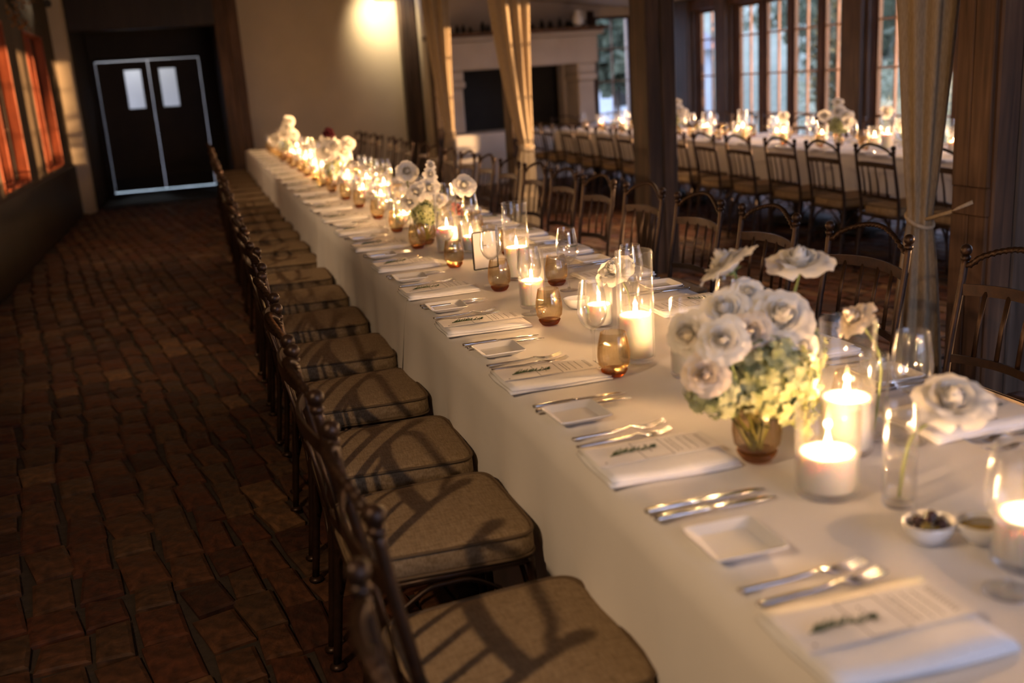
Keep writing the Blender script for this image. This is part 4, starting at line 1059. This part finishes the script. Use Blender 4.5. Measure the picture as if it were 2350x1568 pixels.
# bud vases with single roses
def bud_vase(x, y, label):
    v = empty('bud_vase', (x, y, TZ + .0008)); tag(v, label, 'vase', 'clear bud vases')
    MB().lathe([(0, 0), (.026, 0), (.0285, .004), (.0285, .03), (.0282, .09), (.0280, .15), (.0282, .178), (.0275, .1795), (.0262, .178), (.026, .15), (.0262, .09), (.0265, .03), (.0255, .012), (0, .011)], 36).build('body', 'winegl', v)
    MB().lathe([(0, .0125), (.0250, .0125), (.0262, .03), (.0259, .085), (0, .085)], 28).build('water', 'water', v)
    return v
bud_vase(1.062, 1.325, 'clear bud vase beside the olive bowl'); bud_vase(1.215, 1.60, 'clear bud vase right of the large candle')
rose((1.165, 1.33, .905), .058, (1.058, 1.32, TZ + .016), facing((1.165, 1.33, .905), 1.3, (.25, 0, 0)), 'single white rose in the bud vase beside the olives', 'rose', True, 1.2, (1.085, 1.325, .87))
rose((1.222, 1.655, .975), .058, (1.225, 1.61, TZ + .016), (-.75, .1, .75), 'single cream rose leaning left above the large candle', 'rosepeach', True, .8, (1.245, 1.62, .90))
bud_vase(1.14, 2.62, 'clear bud vase behind the tallest cylinder')
rose((1.12, 2.66, .925), .056, (1.138, 2.62, TZ + .016), (-.55, -.35, .8), 'single white rose left of the tallest cylinder', 'rose', True, 1.1, (1.14, 2.63, .87))
# bouquets and single roses further along the table
def bouquet(x, y, word, tops, sd, dark=None):
    global VX, VY
    amber_vase(x, y, 'amber vase holding the %s' % word)
    f = lambda: (x + J(.012), y + J(.012), TZ + .022)
    hydrangea((x + .01, y, .90), .07, (x, y, TZ + .02), 'green hydrangea head in the %s' % word, 150, sd)
    for k, (dx, dy, z, R, nm) in enumerate(tops):
        p = (x + dx, y + dy, z); m = dark if (dark and nm.startswith('dark')) else ('rosepink' if nm.startswith('pink') else 'rose')
        rose(p, R, f(), facing(p, .5, (dx * 6, 0, 0)), '%s rose of the %s' % (nm, word), m, False)
bouquet(1.0, 4.73, 'second bouquet', [(-.03, -.02, 1.00, .055, 'lower left white'), (.03, 0, 1.01, .06, 'middle white'), (.045, .02, 1.075, .04, 'upper white'), (.07, 0, .95, .05, 'right white'), (-.06, .02, .95, .05, 'far left white'), (.055, .03, 1.12, .028, 'topmost small white'), (.15, -.03, .90, .04, 'pink drooping')], 7)
bouquet(.997, 8.15, 'third bouquet', [(-.02, 0, 1.02, 0.091, 'lower white'), (.03, 0, 1.06, 0.078, 'middle white'), (.0, .03, 1.12, 0.065, 'upper white'), (.10, 0, 1.01, 0.078, 'right white'), (.01, 0, 1.17, 0.052, 'dark red topmost')], 8, 'rosedark')
bouquet(.983, 12.37, 'farthest bouquet', [(.02, 0, 1.03, 0.091, 'middle white'), (.06, .0, 1.10, 0.091, 'upper white'), (.09, 0, 1.18, 0.078, 'topmost white'), (-.08, 0, .98, 0.078, 'left white'), (.12, 0, 1.02, 0.078, 'right white')], 9)
for (x, y, hx, hy, hz, R, lb) in [(.99, 4.92, .962, 4.9, 1.085, .056, 'single white rose standing left above the second bouquet'), (1.17, 4.58, 1.171, 4.6, 1.02, .056, 'single white rose standing right of the second bouquet'), (1.13, 8.1, 1.136, 8.1, 1.08, .06, 'single white rose standing right of the third bouquet')]:
    bud_vase(x, y, 'clear bud vase of the ' + lb.replace('standing ', ''))
    rose((hx, hy, hz), R, (x, y, TZ + .016), facing((hx, hy, hz), .5, (.2, 0, 0)), lb, 'rose', True, 1.1)

# bowls with olives and oil
def bowl(x, y, label, r=.040, h=.034, rz=0.):
    b = empty('dip_bowl', (x, y, TZ + .0008), rz); tag(b, label, 'bowl', 'small white dip bowls')
    MB().lathe([(0, 0), (r * .45, 0), (r * .62, .003), (r * .9, h * .5), (r, h), (r - .002, h + .001), (r - .004, h - .001), (r * .82, h * .5), (r * .5, .008), (0, .006)], 32, sx=1.12, sy=.95).build('body', 'porcelain', b); return b
bowl(1.017, 1.195, 'small white bowl filled with dark olives', rz=.3); bowl(1.09, 1.16, 'small white bowl of olive oil beside the olives')
bowl(1.127, 3.03, 'small white bowl behind the middle candle')
oil = MB().lathe([(0, .0135), (.026, .0135), (.0335, .024), (0, .024)], 28, sx=1.1, sy=.93).build('dipping_oil', 'oil', None, (1.09, 1.16, TZ + .001)); tag(oil, 'golden green olive oil filling the small white bowl', 'oil', kind='stuff')
ow = ['leftmost', 'front', 'rightmost', 'back', 'middle', 'front left', 'front right', 'back left', 'topmost']
for k, (dx, dy, dz) in enumerate([(-.022, .0, .024), (-.002, -.018, .024), (.024, .002, .024), (.0, .02, .024), (.001, .001, .034), (-.014, -.013, .03), (.014, -.013, .03), (-.012, .014, .031), (.011, .010, .037)]):
    o = MB().ball((0, 0, 0), .0085, 12, 8, (1.25, 1, 1)).build('olive', 'olive' if k not in (1, 5) else 'olivegreen', None, (1.017 + dx, 1.195 + dy, TZ + dz)); o.rotation_euler = (0, 0, k * 1.1)
    tag(o, '%s %s olive in the small white bowl' % (ow[k], 'dark' if k not in (1, 5) else 'green'), 'olive', 'olives in the bowl')
# table sign
sg = empty('table_sign', (1.01, 3.90, TZ + .0008), .16); tag(sg, 'dark framed paper table sign standing behind a wine glass', 'sign')
MB().box(.004, .107, -.0015, .0015, .004, .151).build('paper', 'paper', sg)
MB().box(0, .004, -.005, .005, 0, .155, .001).box(.107, .111, -.005, .005, 0, .155, .001).box(.004, .107, -.005, .005, 0, .004, .001).box(.004, .107, -.005, .005, .151, .155, .001).build('frame', 'darkmetal', sg)
MB().box(.045, .049, -.0019, -.0015, .085, .115).box(.05, .062, -.0019, -.0015, .095, .098).build('print', 'ink', sg)

# ------------------------------------------------------------------ window table ware
GW = 'on the window table'
rr = random.Random(77); kn = 0
ws = 0
for i, y in enumerate(T2Y):
    o_ = 'first' if i == 0 else ORD[i]
    for s_, x in ((1, T2X0), (-1, T2X1)):
        sd = 'near side' if s_ > 0 else 'window side'
        place(napkin, (x - .004 * s_, y + rr.uniform(-.02, .02), TZ + .0015), 0 if s_ > 0 else PI, 'white folded napkin, %s from the right on the %s of the window table' % (o_, sd), 'napkin', 'napkins ' + GW)
        place(wine, (x + s_ * .27, y + .06 + rr.uniform(-.04, .04), TZ + .002), rr.uniform(0, 3), 'clear wine glass, %s from the right on the %s of the window table' % (o_, sd), 'wine glass', 'wine glasses ' + GW)
        place(tumbler, (x + s_ * .26, y - .10 + rr.uniform(-.04, .04), TZ + .002), rr.uniform(0, 3), 'amber water glass, %s from the right on the %s of the window table' % (o_, sd), 'tumbler', 'amber tumblers ' + GW)
        p = link('side_plate', plate_me, None, (x + s_ * .09, y + s_ * .28, TZ + .0015), 0); tag(p, 'square white plate, %s from the right on the %s of the window table' % (o_, sd), 'plate', 'side plates ' + GW)
kk = ['large', 'low', 'mid', 'votive', 'tall', 'low']
for k in range(22):
    y = 5.35 + k * .375; x = 5.33 + (.09 if k % 2 else -.07)
    if abs(y - 7.55) < .15 or abs(y - 10.6) < .15: continue
    d = '%s lit white candle from the right on the window table' % ('first' if k == 0 else ORD[k])
    candle(x, y, kk[k % 6], d, 'glass cylinder of the ' + d.replace('lit white ', ''), z=TZ + .001, group='candles on the window table', power=.9)
def far_bouquet(x, y, word, sd):
    amber_vase(x, y, 'amber vase holding the %s' % word)
    hydrangea((x, y, .92), .085, (x, y, TZ + .02), 'pale green hydrangea head of the %s' % word, 120, sd)
    for k, (dx, dy, z, R, nm) in enumerate([(-.07, .1, 1.0, .065, 'left'), (0, 0, 1.03, .07, 'middle'), (0, -.1, 1.0, .065, 'right'), (0, .02, 1.11, .05, 'topmost'), (-.05, -.2, .95, .06, 'low right')]):
        p = (x + dx, y + dy, z); rose(p, R, (x + J(.01), y + J(.01), TZ + .022), facing(p, .5), '%s white rose of the %s' % (nm, word), 'rose', False)
far_bouquet(5.30, 7.55, 'white bouquet on the window table between the chairs', 11)
far_bouquet(5.30, 10.6, 'white bouquet on the window table beside the dark post', 12)
for (x, y, h, lb) in [(5.36, 7.0, .28, 'single white rose right of the window table bouquet'), (5.38, 8.55, .22, 'single white rose left of the window table bouquet'), (5.4, 6.85, .18, 'lower single white rose right of the window table bouquet')]:
    bud_vase(x, y, 'clear bud vase of the ' + lb)
    rose((x, y, TZ + h), .06, (x, y, TZ + .016), facing((x, y, TZ + h), .4), lb, 'rose', False)
